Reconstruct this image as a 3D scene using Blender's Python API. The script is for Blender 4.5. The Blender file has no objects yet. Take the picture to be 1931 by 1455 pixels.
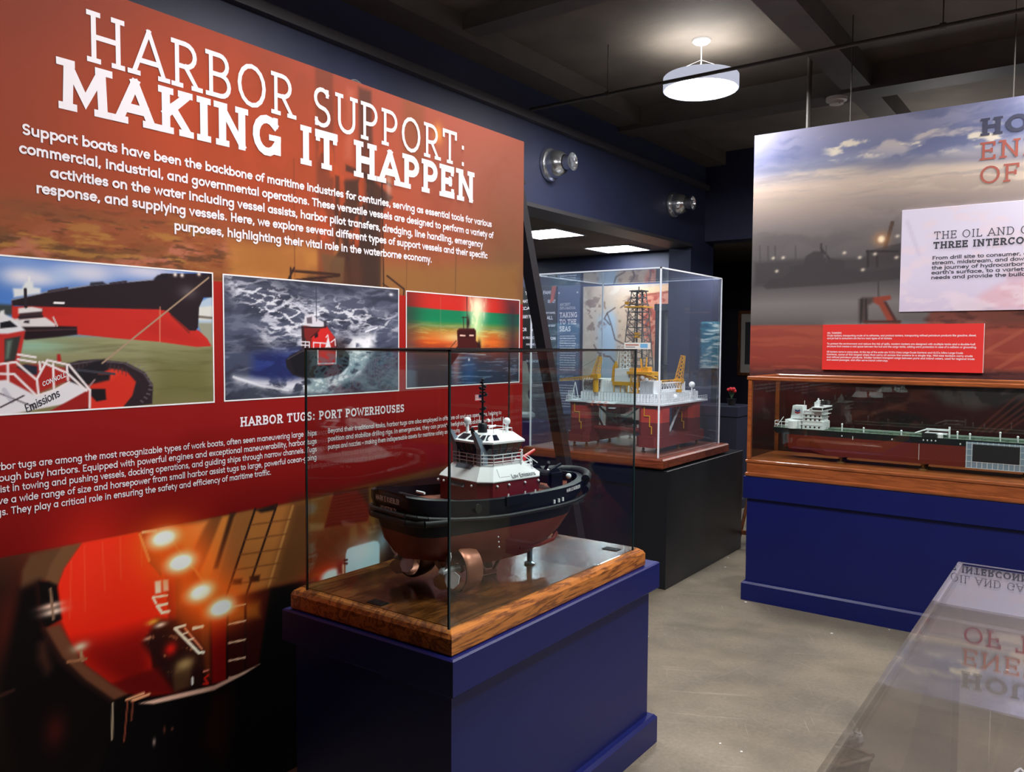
import bpy, math, random
import numpy as np
from mathutils import Vector, Matrix
R = math.radians
random.seed(7)
S = bpy.context.scene
COL = S.collection
# ------------------------------------------------------------------ camera
cam_d = bpy.data.cameras.new('camera'); cam = bpy.data.objects.new('camera', cam_d); COL.objects.link(cam)
cam_d.sensor_width = 36; cam_d.lens = 1522.4 / 1931 * 36; cam_d.clip_start = .02; cam_d.clip_end = 100
_F = Vector((-math.sin(R(36.12)) * math.cos(R(2.936)), math.cos(R(36.12)) * math.cos(R(2.936)), -math.sin(R(2.936))))
_Rt = Vector((math.cos(R(36.12)), math.sin(R(36.12)), 0)); _U = _Rt.cross(_F)
_r = R(.365)
_R2 = _Rt * math.cos(_r) + _U * math.sin(_r); _U2 = _U * math.cos(_r) - _Rt * math.sin(_r)
cam.matrix_world = Matrix(((_R2.x, _U2.x, -_F.x, 0), (_R2.y, _U2.y, -_F.y, 0), (_R2.z, _U2.z, -_F.z, 1.55), (0, 0, 0, 1)))
S.camera = cam
# ------------------------------------------------------------------ world, exposure
W = bpy.data.worlds.new('world'); S.world = W; W.use_nodes = True
W.node_tree.nodes['Background'].inputs[0].default_value = (.75, .85, 1, 1); W.node_tree.nodes['Background'].inputs[1].default_value = .05
S.view_settings.view_transform = 'Standard'; S.view_settings.look = 'None'; S.view_settings.gamma = 1; S.view_settings.exposure = 0.25
S.view_settings.use_curve_mapping = False
S.cycles.use_denoising = True; S.cycles.max_bounces = 10; S.cycles.transparent_max_bounces = 24; S.cycles.caustics_reflective = False
S.cycles.sample_clamp_indirect = 6
LAMP = 95.0      # drum pendants, radiance of the diffuser
PANELLIGHT = 26.0
# ------------------------------------------------------------------ materials
def lin(c): return tuple(((v / 255) / 12.92 if v <= 10 else (((v / 255) + .055) / 1.055) ** 2.4) for v in c)
MATS = {}
def mat(name, c, rough=.5, metal=0, spec=.5, var=0, vscale=8, bump=0, bscale=60, emit=0, stretch=(1, 1, 1), coat=0):
    m = bpy.data.materials.new(name); m.use_nodes = True; nt = m.node_tree; b = nt.nodes['Principled BSDF']
    L = lin(c)
    b.inputs['Base Color'].default_value = (*L, 1); b.inputs['Roughness'].default_value = rough; b.inputs['Metallic'].default_value = metal
    b.inputs['Specular IOR Level'].default_value = spec; b.inputs['Coat Weight'].default_value = coat; b.inputs['Coat Roughness'].default_value = .08
    if var or bump:
        tc = nt.nodes.new('ShaderNodeTexCoord'); mp = nt.nodes.new('ShaderNodeMapping'); mp.inputs['Scale'].default_value = stretch
        nt.links.new(tc.outputs['Object'], mp.inputs[0])
    if var:
        n = nt.nodes.new('ShaderNodeTexNoise'); n.inputs['Scale'].default_value = vscale; n.inputs['Detail'].default_value = 6
        nt.links.new(mp.outputs[0], n.inputs[0])
        r = nt.nodes.new('ShaderNodeValToRGB'); r.color_ramp.elements[0].position = .3; r.color_ramp.elements[1].position = .72
        r.color_ramp.elements[0].color = (*[x * (1 - var) for x in L], 1); r.color_ramp.elements[1].color = (*[min(1, x * (1 + var)) for x in L], 1)
        nt.links.new(n.outputs[0], r.inputs[0]); nt.links.new(r.outputs[0], b.inputs['Base Color'])
    if bump:
        n2 = nt.nodes.new('ShaderNodeTexNoise'); n2.inputs['Scale'].default_value = bscale; n2.inputs['Detail'].default_value = 4
        nt.links.new(mp.outputs[0], n2.inputs[0]); bp = nt.nodes.new('ShaderNodeBump'); bp.inputs['Strength'].default_value = bump; bp.inputs['Distance'].default_value = .01
        nt.links.new(n2.outputs[0], bp.inputs['Height']); nt.links.new(bp.outputs[0], b.inputs['Normal'])
    if emit:
        b.inputs['Emission Color'].default_value = (*L, 1); b.inputs['Emission Strength'].default_value = emit
    MATS[name] = m
    return m
def wood(name, dark, light, stretch, scale=5, rough=.3, coat=.5, bump=.06):
    m = bpy.data.materials.new(name); m.use_nodes = True; nt = m.node_tree; b = nt.nodes['Principled BSDF']
    tc = nt.nodes.new('ShaderNodeTexCoord'); mp = nt.nodes.new('ShaderNodeMapping'); mp.inputs['Scale'].default_value = stretch
    nt.links.new(tc.outputs['Object'], mp.inputs[0])
    n1 = nt.nodes.new('ShaderNodeTexNoise'); n1.inputs['Scale'].default_value = scale; n1.inputs['Detail'].default_value = 3; n1.inputs['Distortion'].default_value = .6
    nt.links.new(mp.outputs[0], n1.inputs[0])
    mul = nt.nodes.new('ShaderNodeMath'); mul.operation = 'MULTIPLY'; mul.inputs[1].default_value = 34; nt.links.new(n1.outputs[0], mul.inputs[0])
    sn = nt.nodes.new('ShaderNodeMath'); sn.operation = 'SINE'; nt.links.new(mul.outputs[0], sn.inputs[0])
    n2 = nt.nodes.new('ShaderNodeTexNoise'); n2.inputs['Scale'].default_value = scale * 14; n2.inputs['Detail'].default_value = 5; nt.links.new(mp.outputs[0], n2.inputs[0])
    ad = nt.nodes.new('ShaderNodeMath'); ad.operation = 'MULTIPLY_ADD'; nt.links.new(sn.outputs[0], ad.inputs[0]); ad.inputs[1].default_value = .22; nt.links.new(n2.outputs[0], ad.inputs[2])
    r = nt.nodes.new('ShaderNodeValToRGB'); r.color_ramp.elements[0].position = .25; r.color_ramp.elements[1].position = .68
    r.color_ramp.elements[0].color = (*lin(dark), 1); r.color_ramp.elements[1].color = (*lin(light), 1)
    nt.links.new(ad.outputs[0], r.inputs[0]); nt.links.new(r.outputs[0], b.inputs['Base Color'])
    b.inputs['Roughness'].default_value = rough; b.inputs['Coat Weight'].default_value = coat; b.inputs['Coat Roughness'].default_value = .12
    bp = nt.nodes.new('ShaderNodeBump'); bp.inputs['Strength'].default_value = bump; bp.inputs['Distance'].default_value = .004
    nt.links.new(n2.outputs[0], bp.inputs['Height']); nt.links.new(bp.outputs[0], b.inputs['Normal']); nt.links.new(bp.outputs[0], b.inputs['Coat Normal'])
    MATS[name] = m
    return m
def clear(name, tint=(1, 1, 1), f0=.043, base=0.0, haze=(.8, .9, 1)):
    """clear sheet: transmitted light plus a mirror reflection growing towards grazing angles, the same from both sides"""
    m = bpy.data.materials.new(name); m.use_nodes = True; nt = m.node_tree; nt.nodes.clear(); N = nt.nodes.new
    out = N('ShaderNodeOutputMaterial'); mix = N('ShaderNodeMixShader'); tr = N('ShaderNodeBsdfTransparent'); gl = N('ShaderNodeBsdfGlossy')
    gl.inputs['Roughness'].default_value = .004; tr.inputs[0].default_value = (*tint, 1)
    lw = N('ShaderNodeLayerWeight'); lw.inputs[0].default_value = .5
    pw = N('ShaderNodeMath'); pw.operation = 'POWER'; pw.inputs[1].default_value = 5; nt.links.new(lw.outputs['Facing'], pw.inputs[0])
    ma = N('ShaderNodeMath'); ma.operation = 'MULTIPLY_ADD'; ma.inputs[1].default_value = 1 - f0; ma.inputs[2].default_value = f0; nt.links.new(pw.outputs[0], ma.inputs[0])
    nt.links.new(ma.outputs[0], mix.inputs[0]); nt.links.new(tr.outputs[0], mix.inputs[1]); nt.links.new(gl.outputs[0], mix.inputs[2])
    if base:
        df = N('ShaderNodeBsdfDiffuse'); df.inputs[0].default_value = (*haze, 1); mx2 = N('ShaderNodeMixShader'); mx2.inputs[0].default_value = base
        nt.links.new(mix.outputs[0], mx2.inputs[1]); nt.links.new(df.outputs[0], mx2.inputs[2]); nt.links.new(mx2.outputs[0], out.inputs[0])
    else: nt.links.new(mix.outputs[0], out.inputs[0])
    MATS[name] = m
    return m
def emis(name, c, s):
    m = bpy.data.materials.new(name); m.use_nodes = True; nt = m.node_tree; nt.nodes.clear()
    o = nt.nodes.new('ShaderNodeOutputMaterial'); e = nt.nodes.new('ShaderNodeEmission'); e.inputs[0].default_value = (*lin(c), 1); e.inputs[1].default_value = s
    nt.links.new(e.outputs[0], o.inputs[0]); MATS[name] = m
    return m
def printed(name='printed_ink', rough=.6, spec=.12):
    m = bpy.data.materials.new(name); m.use_nodes = True; nt = m.node_tree; b = nt.nodes['Principled BSDF']
    a = nt.nodes.new('ShaderNodeAttribute'); a.attribute_name = 'ink'; nt.links.new(a.outputs['Color'], b.inputs['Base Color'])
    b.inputs['Roughness'].default_value = rough; b.inputs['Specular IOR Level'].default_value = spec
    MATS[name] = m
    return m
# ------------------------------------------------------------------ object helpers
def tag(o, label=None, cat=None, group=None, kind=None):
    for k, v in (('label', label), ('category', cat), ('group', group), ('kind', kind)):
        if v: o[k] = v
    return o
def thing(name, label, cat, loc=(0, 0, 0), rz=0, group=None):
    o = bpy.data.objects.new(name, None); COL.objects.link(o); o.empty_display_size = .1
    o.location = loc; o.rotation_euler = (0, 0, rz)
    return tag(o, label, cat, group)
def kids(o): return [c for c in bpy.data.objects if c.parent == o]
def dup(o, loc=None, rz=None, label=None):
    def cp(s, par):
        c = s.copy(); COL.objects.link(c)
        if par: c.parent = par
        for k in kids(s): cp(k, c)
        return c
    c = cp(o, None)
    if loc: c.location = loc
    if rz is not None: c.rotation_euler = (0, 0, rz)
    if label: c['label'] = label
    return c
class MB:
    DM = None
    def __init__(s): s.v = []; s.f = []; s.M = MB.DM
    def add(s, vs, fs):
        n = len(s.v)
        if s.M is not None: vs = [tuple(s.M @ Vector(v)) for v in vs]
        s.v += [tuple(v) for v in vs]; s.f += [tuple(i + n for i in f) for f in fs]
        return s
    def box(s, a, b):      # opposite corners
        x0, y0, z0 = (min(a[i], b[i]) for i in range(3)); x1, y1, z1 = (max(a[i], b[i]) for i in range(3))
        return s.add([(x0, y0, z0), (x1, y0, z0), (x1, y1, z0), (x0, y1, z0), (x0, y0, z1), (x1, y0, z1), (x1, y1, z1), (x0, y1, z1)],
              [(0, 3, 2, 1), (4, 5, 6, 7), (0, 1, 5, 4), (1, 2, 6, 5), (2, 3, 7, 6), (3, 0, 4, 7)])
    def bbox(s, a, b, c=.006):    # box with chamfered long edges
        x0, y0, z0 = (min(a[i], b[i]) for i in range(3)); x1, y1, z1 = (max(a[i], b[i]) for i in range(3))
        pr = lambda z, k: [(x0 + k, y0 + k, z), (x1 - k, y0 + k, z), (x1 - k, y1 - k, z), (x0 + k, y1 - k, z)]
        return s.rings([pr(z0, c), pr(z0 + c, 0), pr(z1 - c, 0), pr(z1, c)])
    def rings(s, rs, cap=True, closed=True):
        n = len(rs[0]); vs = [p for r in rs for p in r]; fs = []
        for i in range(len(rs) - 1):
            for j in range(n if closed else n - 1):
                k = (j + 1) % n
                fs.append((i * n + j, i * n + k, (i + 1) * n + k, (i + 1) * n + j))
        if cap: fs.append(tuple(range(n))[::-1]); fs.append(tuple(range((len(rs) - 1) * n, len(rs) * n)))
        return s.add(vs, fs)
    def prism(s, pts, d):   # planar polygon pts (3d) extruded by vector d
        n = len(pts); d = Vector(d)
        return s.rings([pts, [tuple(Vector(p) + d) for p in pts]])
    def bar(s, p, q, r=.004, n=4, r2=None):
        p = Vector(p); q = Vector(q); d = (q - p)
        if d.length < 1e-7: return s
        d.normalize(); u = d.orthogonal().normalized() if abs(d.z) > .99 else d.cross(Vector((0, 0, 1))).normalized(); w = d.cross(u)
        r2 = r if r2 is None else r2; o = math.pi / n
        ring = lambda c, rr: [tuple(c + (u * math.cos(o + 2 * math.pi * i / n) + w * math.sin(o + 2 * math.pi * i / n)) * rr) for i in range(n)]
        return s.rings([ring(p, r), ring(q, r2)])
    def tube(s, pts, r=.004, n=6):
        for a, b in zip(pts, pts[1:]): s.bar(a, b, r, n)
        return s
    def lathe(s, prof, n=24, c=(0, 0, 0), axis='z', cap=True):
        rs = []
        for rr, h in prof:
            ring = []
            for i in range(n):
                a = 2 * math.pi * i / n; x, y = rr * math.cos(a), rr * math.sin(a)
                p = {'z': (x, y, h), 'x': (h, x, y), 'y': (x, h, -y)}[axis]
                ring.append((c[0] + p[0], c[1] + p[1], c[2] + p[2]))
            rs.append(ring)
        return s.rings(rs, cap)
    def ball(s, c, r, n=12, sz=1):
        return s.lathe([(max(1e-4, r * math.sin(math.pi * i / (n // 2 + 2))), -r * sz * math.cos(math.pi * i / (n // 2 + 2))) for i in range(n // 2 + 3)], n, c)
    def truss(s, p, q, w=.02, w2=None, bays=6, r=.002, up=(0, 0, 1)):
        p = Vector(p); q = Vector(q); d = (q - p).normalized(); u = Vector(up)
        if abs(d.dot(u)) > .95: u = Vector((1, 0, 0))
        a = d.cross(u).normalized(); b = d.cross(a).normalized(); w2 = w if w2 is None else w2
        pts = []
        for i in range(bays + 1):
            t = i / bays; c = p.lerp(q, t); k = (w + (w2 - w) * t) / 2
            pts.append([c + a * k + b * k, c - a * k + b * k, c - a * k - b * k, c + a * k - b * k])
        for i in range(bays + 1):
            for j in range(4):
                s.bar(pts[i][j], pts[i][(j + 1) % 4], r * .7, 3)
                if i < bays:
                    s.bar(pts[i][j], pts[i + 1][j], r, 4)
                    s.bar(pts[i][j], pts[i + 1][(j + 1) % 4], r * .7, 3)
        return s
    def quad(s, a, b, c, d): return s.add([a, b, c, d], [(0, 1, 2, 3)])
    def build(s, name, m, parent=None, world=False, smooth=False):
        me = bpy.data.meshes.new(name); vs = s.v
        if parent is not None and world:
            r = parent
            while r.parent: r = r.parent
            vs = [tuple(Vector(v) - r.location) for v in vs]
        me.from_pydata(vs, [], s.f); me.materials.append(MATS[m] if isinstance(m, str) else m)
        if smooth:
            me.polygons.foreach_set('use_smooth', [True] * len(me.polygons))
            try: me.set_sharp_from_angle(angle=R(40))
            except Exception: pass
        me.update()
        o = bpy.data.objects.new(name, me); COL.objects.link(o)
        if parent is not None: o.parent = parent
        return o
def struct(name, mb, m): return tag(mb.build(name, m), kind='structure')
# ------------------------------------------------------------------ lettering: strokes on a unit cap height
def _pts(d):
    out = []
    for st in d.split(';'):
        t = st.split(); i = 0; p = []; closed = False
        while i < len(t):
            if t[i] in 'ML': p.append((float(t[i + 1]), float(t[i + 2]))); i += 3
            elif t[i] == 'A':
                cx, cy, rx, ry, a0, a1 = map(float, t[i + 1:i + 7]); n = max(3, int(abs(a1 - a0) / 22)); i += 7
                full = abs(a1 - a0) >= 360
                for k in range(n if full else n + 1):
                    a = R(a0 + (a1 - a0) * k / n); q = (cx + rx * math.cos(a), cy + ry * math.sin(a))
                    if not p or math.dist(p[-1], q) > .004: p.append(q)
                closed = closed or full
        out.append((p, closed))
    return out
CAPS = {
 'A': (.78, 'M .04 0 L .39 1;M .39 1 L .74 0;M .17 .3 L .61 .3', '.04 0 .74 0'), 'B': (.68, 'M .12 0 L .12 1 L .36 1 A .36 .76 .2 .24 90 -90 L .12 .52;M .36 .52 A .38 .26 .23 .26 90 -90 L .12 0', '.12l 0 .12l 1'),
 'C': (.74, 'A .4 .5 .33 .5 42 318', ''), 'D': (.78, 'M .12 0 L .12 1 L .34 1 A .34 .5 .35 .5 90 -90 L .12 0', '.12l 0 .12l 1'),
 'E': (.64, 'M .56 1 L .12 1 L .12 0 L .58 0;M .12 .52 L .46 .52', '.12l 0 .12l 1'), 'F': (.6, 'M .56 1 L .12 1 L .12 0;M .12 .5 L .46 .5', '.12 0 .12l 1'),
 'G': (.8, 'A .4 .5 .33 .5 45 330;M .72 .44 L .72 .08', '.64 .47'), 'H': (.82, 'M .15 0 L .15 1;M .67 0 L .67 1;M .15 .51 L .67 .51', '.15 0 .15 1 .67 0 .67 1'),
 'I': (.32, 'M .16 0 L .16 1', '.16 0 .16 1'), 'J': (.5, 'M .36 1 L .36 .25 A .2 .25 .16 .25 0 -150', '.36 1'),
 'K': (.74, 'M .14 0 L .14 1;M .64 1 L .15 .42;M .3 .6 L .66 0', '.14 0 .14 1 .62 1 .64 0'), 'L': (.6, 'M .14 1 L .14 0 L .56 0', '.14 1 .14l 0'),
 'M': (.98, 'M .13 0 L .16 1;M .16 1 L .49 .2 L .82 1;M .82 1 L .85 0', '.13 0 .85 0 .1 1 .88 1'), 'N': (.84, 'M .15 0 L .15 1;M .15 1 L .69 0;M .69 0 L .69 1', '.15 0 .1 1 .69 1'),
 'O': (.86, 'A .43 .5 .36 .5 0 360', ''), 'P': (.66, 'M .13 0 L .13 1 L .34 1 A .34 .72 .25 .28 90 -90 L .13 .44', '.13 0 .13l 1'),
 'Q': (.86, 'A .43 .5 .36 .5 0 360;M .48 .2 L .74 -.1', ''), 'R': (.72, 'M .13 0 L .13 1 L .34 1 A .34 .73 .24 .27 90 -90 L .13 .46;M .34 .46 L .63 0', '.13 0 .13l 1 .63 0'),
 'S': (.64, 'A .32 .745 .23 .255 35 270 A .32 .245 .24 .245 90 -145', ''), 'T': (.7, 'M .05 1 L .65 1;M .35 0 L .35 1', '.35 0'),
 'U': (.8, 'M .13 1 L .13 .3 A .4 .3 .27 .3 180 360 L .67 1', '.13 1 .67 1'), 'V': (.76, 'M .05 1 L .38 0 L .71 1', '.05 1 .71 1'),
 'W': (1.08, 'M .05 1 L .29 0 L .54 .85 L .79 0 L 1.03 1', '.05 1 1.03 1'), 'X': (.72, 'M .06 0 L .66 1;M .06 1 L .66 0', '.06 0 .66 0 .06 1 .66 1'),
 'Y': (.72, 'M .05 1 L .36 .45 L .67 1;M .36 .45 L .36 0', '.36 0 .05 1 .67 1'), 'Z': (.66, 'M .08 1 L .58 1 L .08 0 L .6 0', ''),
 ':': (.3, 'M .15 .04 L .15 .06;M .15 .6 L .15 .62', ''), '.': (.26, 'M .13 .02 L .13 .04', ''), ',': (.26, 'M .14 .04 L .09 -.14', ''), '-': (.42, 'M .06 .36 L .36 .36', ''), '–': (.7, 'M .04 .36 L .66 .36', ''), "'": (.2, 'M .1 1 L .1 .8', ''), ' ': (.3, '', ''), '(': (.34, 'A .4 .4 .26 .6 130 230', ''), ')': (.34, 'A -.06 .4 .26 .6 50 -50', ''), '1': (.4, 'M .06 .8 L .24 1 L .24 0', '')}
LOW = {
 'a': (.72, 'A .33 .34 .27 .34 0 360;M .6 .68 L .6 0'), 'b': (.72, 'A .39 .34 .27 .34 0 360;M .12 1.05 L .12 0'), 'c': (.58, 'A .34 .34 .27 .34 48 312'), 'd': (.72, 'A .33 .34 .27 .34 0 360;M .6 1.05 L .6 0'),
 'e': (.66, 'M .08 .36 L .6 .36 A .34 .34 .27 .34 4 312'), 'f': (.38, 'A .36 .84 .19 .21 75 180 L .17 0;M .03 .64 L .35 .64'), 'g': (.72, 'A .33 .34 .27 .34 0 360;M .6 .68 L .6 -.06 A .34 -.06 .26 .25 0 -145'),
 'h': (.7, 'M .12 1.05 L .12 0;M .12 .4 A .355 .42 .235 .26 180 0 L .59 0'), 'i': (.24, 'M .12 .68 L .12 0;M .12 .93 L .12 .96'), 'j': (.24, 'M .12 .68 L .12 -.2 L .03 -.28;M .12 .93 L .12 .96'),
 'k': (.58, 'M .12 1.05 L .12 0;M .5 .68 L .13 .3;M .25 .42 L .54 0'), 'l': (.24, 'M .12 1.05 L .12 0'), 'm': (1.04, 'M .12 .68 L .12 0;M .12 .42 A .32 .44 .2 .24 180 0 L .52 0;M .52 .42 A .72 .44 .2 .24 180 0 L .92 0'),
 'n': (.7, 'M .12 .68 L .12 0;M .12 .4 A .355 .42 .235 .26 180 0 L .59 0'), 'o': (.68, 'A .34 .34 .28 .34 0 360'), 'p': (.72, 'A .39 .34 .27 .34 0 360;M .12 .68 L .12 -.3'), 'q': (.72, 'A .33 .34 .27 .34 0 360;M .6 .68 L .6 -.3'),
 'r': (.42, 'M .12 .68 L .12 0;M .12 .4 A .34 .42 .22 .26 180 70'), 's': (.52, 'A .26 .51 .18 .17 30 270 A .26 .17 .19 .17 90 -150'), 't': (.4, 'M .17 .88 L .17 .17 A .34 .17 .17 .17 180 275;M .03 .64 L .36 .64'),
 'u': (.7, 'M .11 .68 L .11 .26 A .345 .26 .235 .26 180 360 L .58 .68;M .58 .4 L .58 0'), 'v': (.58, 'M .05 .68 L .29 0 L .53 .68'), 'w': (.88, 'M .05 .68 L .24 0 L .44 .6 L .64 0 L .83 .68'), 'x': (.56, 'M .06 .68 L .5 0;M .5 .68 L .06 0'),
 'y': (.58, 'M .05 .68 L .3 .02;M .53 .68 L .2 -.3'), 'z': (.54, 'M .07 .68 L .46 .68 L .07 0 L .48 0')}
def adv(ch): return (LOW.get(ch) or CAPS.get(ch) or CAPS['-'])[0] + .07
def twidth(t, pad=0): return sum(adv(c) + pad for c in t) - pad
_GC = {}
def glyph(ch, w, slab):
    k = (ch, w, slab)
    if k in _GC: return _GC[k]
    vs = []; fs = []; lay = 0
    low = ch in LOW
    d = (LOW[ch][1] if low else CAPS.get(ch, CAPS['-'])[1])
    sy = lambda y: (w / 2 + y * (1 - w)) if not low else (w / 2 + y * (1 - w * 1.0) if 0 <= y <= 1.1 else y)
    st = w * .72 if slab and w > .12 else w * .95
    for p, closed in (_pts(d) if d else []):
        p = [(x, sy(y)) for x, y in p]; n = len(p)
        if n < 2: continue
        if not closed:
            for a, b in ((0, 1), (-1, -2)):
                dx, dy = p[a][0] - p[b][0], p[a][1] - p[b][1]; l = math.hypot(dx, dy) or 1
                p[a] = (p[a][0] + dx / l * w * .48, p[a][1] + dy / l * w * .48)
        base = len(vs); lay += 1
        for i in range(n):
            a = p[i - 1] if (i or closed) else p[i]; b = p[(i + 1) % n] if (i < n - 1 or closed) else p[i]
            d1 = (p[i][0] - a[0], p[i][1] - a[1]); d2 = (b[0] - p[i][0], b[1] - p[i][1])
            l1 = math.hypot(*d1); l2 = math.hypot(*d2)
            if l1 < 1e-6: d1, l1 = d2, l2
            if l2 < 1e-6: d2, l2 = d1, l1
            n1 = (-d1[1] / l1, d1[0] / l1); n2 = (-d2[1] / l2, d2[0] / l2); m = (n1[0] + n2[0], n1[1] + n2[1]); ml = math.hypot(*m)
            if ml < .5: m = n1; sc = 1
            else: m = (m[0] / ml, m[1] / ml); sc = min(1.7, 1 / max(.3, m[0] * n1[0] + m[1] * n1[1]))
            h = w / 2 * sc
            vs.append((p[i][0] + m[0] * h, p[i][1] + m[1] * h, lay + .9 * i / n)); vs.append((p[i][0] - m[0] * h, p[i][1] - m[1] * h, lay + .9 * i / n))
        for i in range(n if closed else n - 1):
            j = (i + 1) % n; fs.append((base + 2 * i, base + 2 * j, base + 2 * j + 1, base + 2 * i + 1))
    if slab and not low and ch in CAPS and ch not in 'Q':
        vs = [(a, min(1, max(0, b)), l) for a, b, l in vs]
    if slab and not low and ch in CAPS:
        s = CAPS[ch][2].split()
        for i in range(0, len(s), 2):
            left = s[i].endswith('l'); x = float(s[i].rstrip('l')); y = float(s[i + 1]); hw = .105 + w * .4
            x0, x1 = (x - hw, x) if left else (x - hw, x + hw)
            y0, y1 = (0, st) if y < .2 else (1 - st, 1) if y > .8 else (y - st / 2, y + st / 2)
            lay += 1; b = len(vs); vs += [(x0, y0, lay), (x1, y0, lay), (x1, y1, lay), (x0, y1, lay)]; fs.append((b, b + 1, b + 2, b + 3))
        tick = {'E': ((.56, 1, -1), (.58, 0, 1), (.46, .52, 0)), 'F': ((.56, 1, -1), (.46, .5, 0)), 'T': ((.05, 1, -1), (.65, 1, -1)), 'L': ((.56, 0, 1),), 'C': ((.66, 1, -2), ), 'S': ((.5, 1, -2), (.12, 0, 2)), 'G': ((.66, 1, -2),), 'Z': ((.08, 1, -1), (.6, 0, 1))}.get(ch, ())
        for x, y, dr in tick:
            l = .2 + w * .5; x0, x1 = x - st / 2 + (0 if abs(dr) < 2 else 0), x + st / 2
            if dr == 0: y0, y1 = y - .11 - w * .2, y + .11 + w * .2
            elif dr < 0: y0, y1 = 1 - l, 1
            else: y0, y1 = 0, l
            if abs(dr) == 2: y0, y1 = (y0 + .02, y1 - .02)
            lay += 1; b = len(vs); vs += [(x0, y0, lay), (x1, y0, lay), (x1, y1, lay), (x0, y1, lay)]; fs.append((b, b + 1, b + 2, b + 3))
    _GC[k] = (vs, fs)
    return _GC[k]
def text(mb, t, o, right, up, cap, width=None, w=.14, slab=False, xs=1.0):
    """one line: o = start of the baseline, right/up = unit vectors; width stretches the line"""
    o = Vector(o); right = Vector(right); up = Vector(up)
    pad = (.05 + w * .35) if slab else 0
    k = (width / twidth(t, pad)) if width else cap * xs
    x = 0; nrm = right.cross(up).normalized() * .00006
    for ci, ch in enumerate(t):
        vs, fs = glyph(ch, w, slab)
        if vs: mb.add([tuple(o + right * ((x + a) * k) + up * (b * cap) + nrm * (l + 12 * (ci % 2))) for a, b, l in vs], fs)
        x += adv(ch) + pad
    return x * k
def headline(name, m, parent, t, o, right, up, cap, width, w):
    """a slab-serif line, each word a mesh of its own"""
    pad = .05 + w * .35; k = width / twidth(t, pad); x = 0
    for word in t.split(' '):
        mb = MB(); text(mb, word, Vector(o) + Vector(right) * (x * k), right, up, cap, twidth(word, pad) * k, w, True); mb.build(name, m, parent, True)
        x += sum(adv(c) + pad for c in word + ' ')
def txt1(mb, X, t, y0, y1, z, cap, w=.14, slab=False, pre=None):
    """a line on a plane facing +x, read towards +y; y0 = left end (of the part after 'pre'), y1 = right end"""
    if pre:
        k = (y1 - y0) / (twidth(t) - twidth(pre)); y0 = y0 - k * twidth(pre)
    text(mb, t, (X, y0, z), (0, 1, 0), (0, 0, 1), cap, y1 - y0, w, slab)
# ------------------------------------------------------------------ printed pictures: colours computed on a fine grid
def hashn(ix, iy, seed):
    n = (ix.astype(np.int64) * 374761393 + iy.astype(np.int64) * 668265263 + seed * 1442695) & 0xffffffff
    n = ((n ^ (n >> 13)) * 1274126177) & 0xffffffff
    return ((n ^ (n >> 16)) & 0xffff) / 65535.0
def vnoise(x, y, seed):
    ix = np.floor(x); iy = np.floor(y); fx = x - ix; fy = y - iy; fx = fx * fx * (3 - 2 * fx); fy = fy * fy * (3 - 2 * fy)
    a = hashn(ix, iy, seed); b = hashn(ix + 1, iy, seed); c = hashn(ix, iy + 1, seed); d = hashn(ix + 1, iy + 1, seed)
    return (a * (1 - fx) + b * fx) * (1 - fy) + (c * (1 - fx) + d * fx) * fy
def fbm(x, y, seed):
    x, y = x * .866 - y * .5, x * .5 + y * .866; out = 0
    for i in range(5):
        n = vnoise(x, y, seed + i * 17)
        if 20 <= seed < 30: n = 1 - abs(2 * n - 1)
        out = out + n * .5 ** (i + 1); x, y = 2.03 * (x * .8 - y * .6), 2.03 * (x * .6 + y * .8)
    return out / .96875
def sstep(e0, e1, x):
    t = np.clip((x - e0) / (e1 - e0 + 1e-9), 0, 1); return t * t * (3 - 2 * t)
def segdist(U, V, a, b):
    dx, dy = b[0] - a[0], b[1] - a[1]; l = dx * dx + dy * dy + 1e-12
    t = np.clip(((U - a[0]) * dx + (V - a[1]) * dy) / l, 0, 1)
    return np.hypot(U - a[0] - t * dx, V - a[1] - t * dy)
def inside(U, V, P):
    c = np.zeros(U.shape, bool)
    for (x0, y0), (x1, y1) in zip(P, P[1:] + P[:1]):
        if y0 != y1: c ^= ((y0 > V) != (y1 > V)) & (U < (x1 - x0) * (V - y0) / (y1 - y0) + x0)
    return c
def polymask(U, V, P, soft):
    ins = inside(U, V, P); d = np.full(U.shape, 1e9)
    for a, b in zip(P, P[1:] + P[:1]): d = np.minimum(d, segdist(U, V, a, b))
    return sstep(-soft, soft, np.where(ins, d, -d))
def ramp(V, st):
    v = [s[0] for s in st]; return np.stack([np.interp(V, v, [s[1][k] for s in st]) for k in range(3)], -1)
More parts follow.
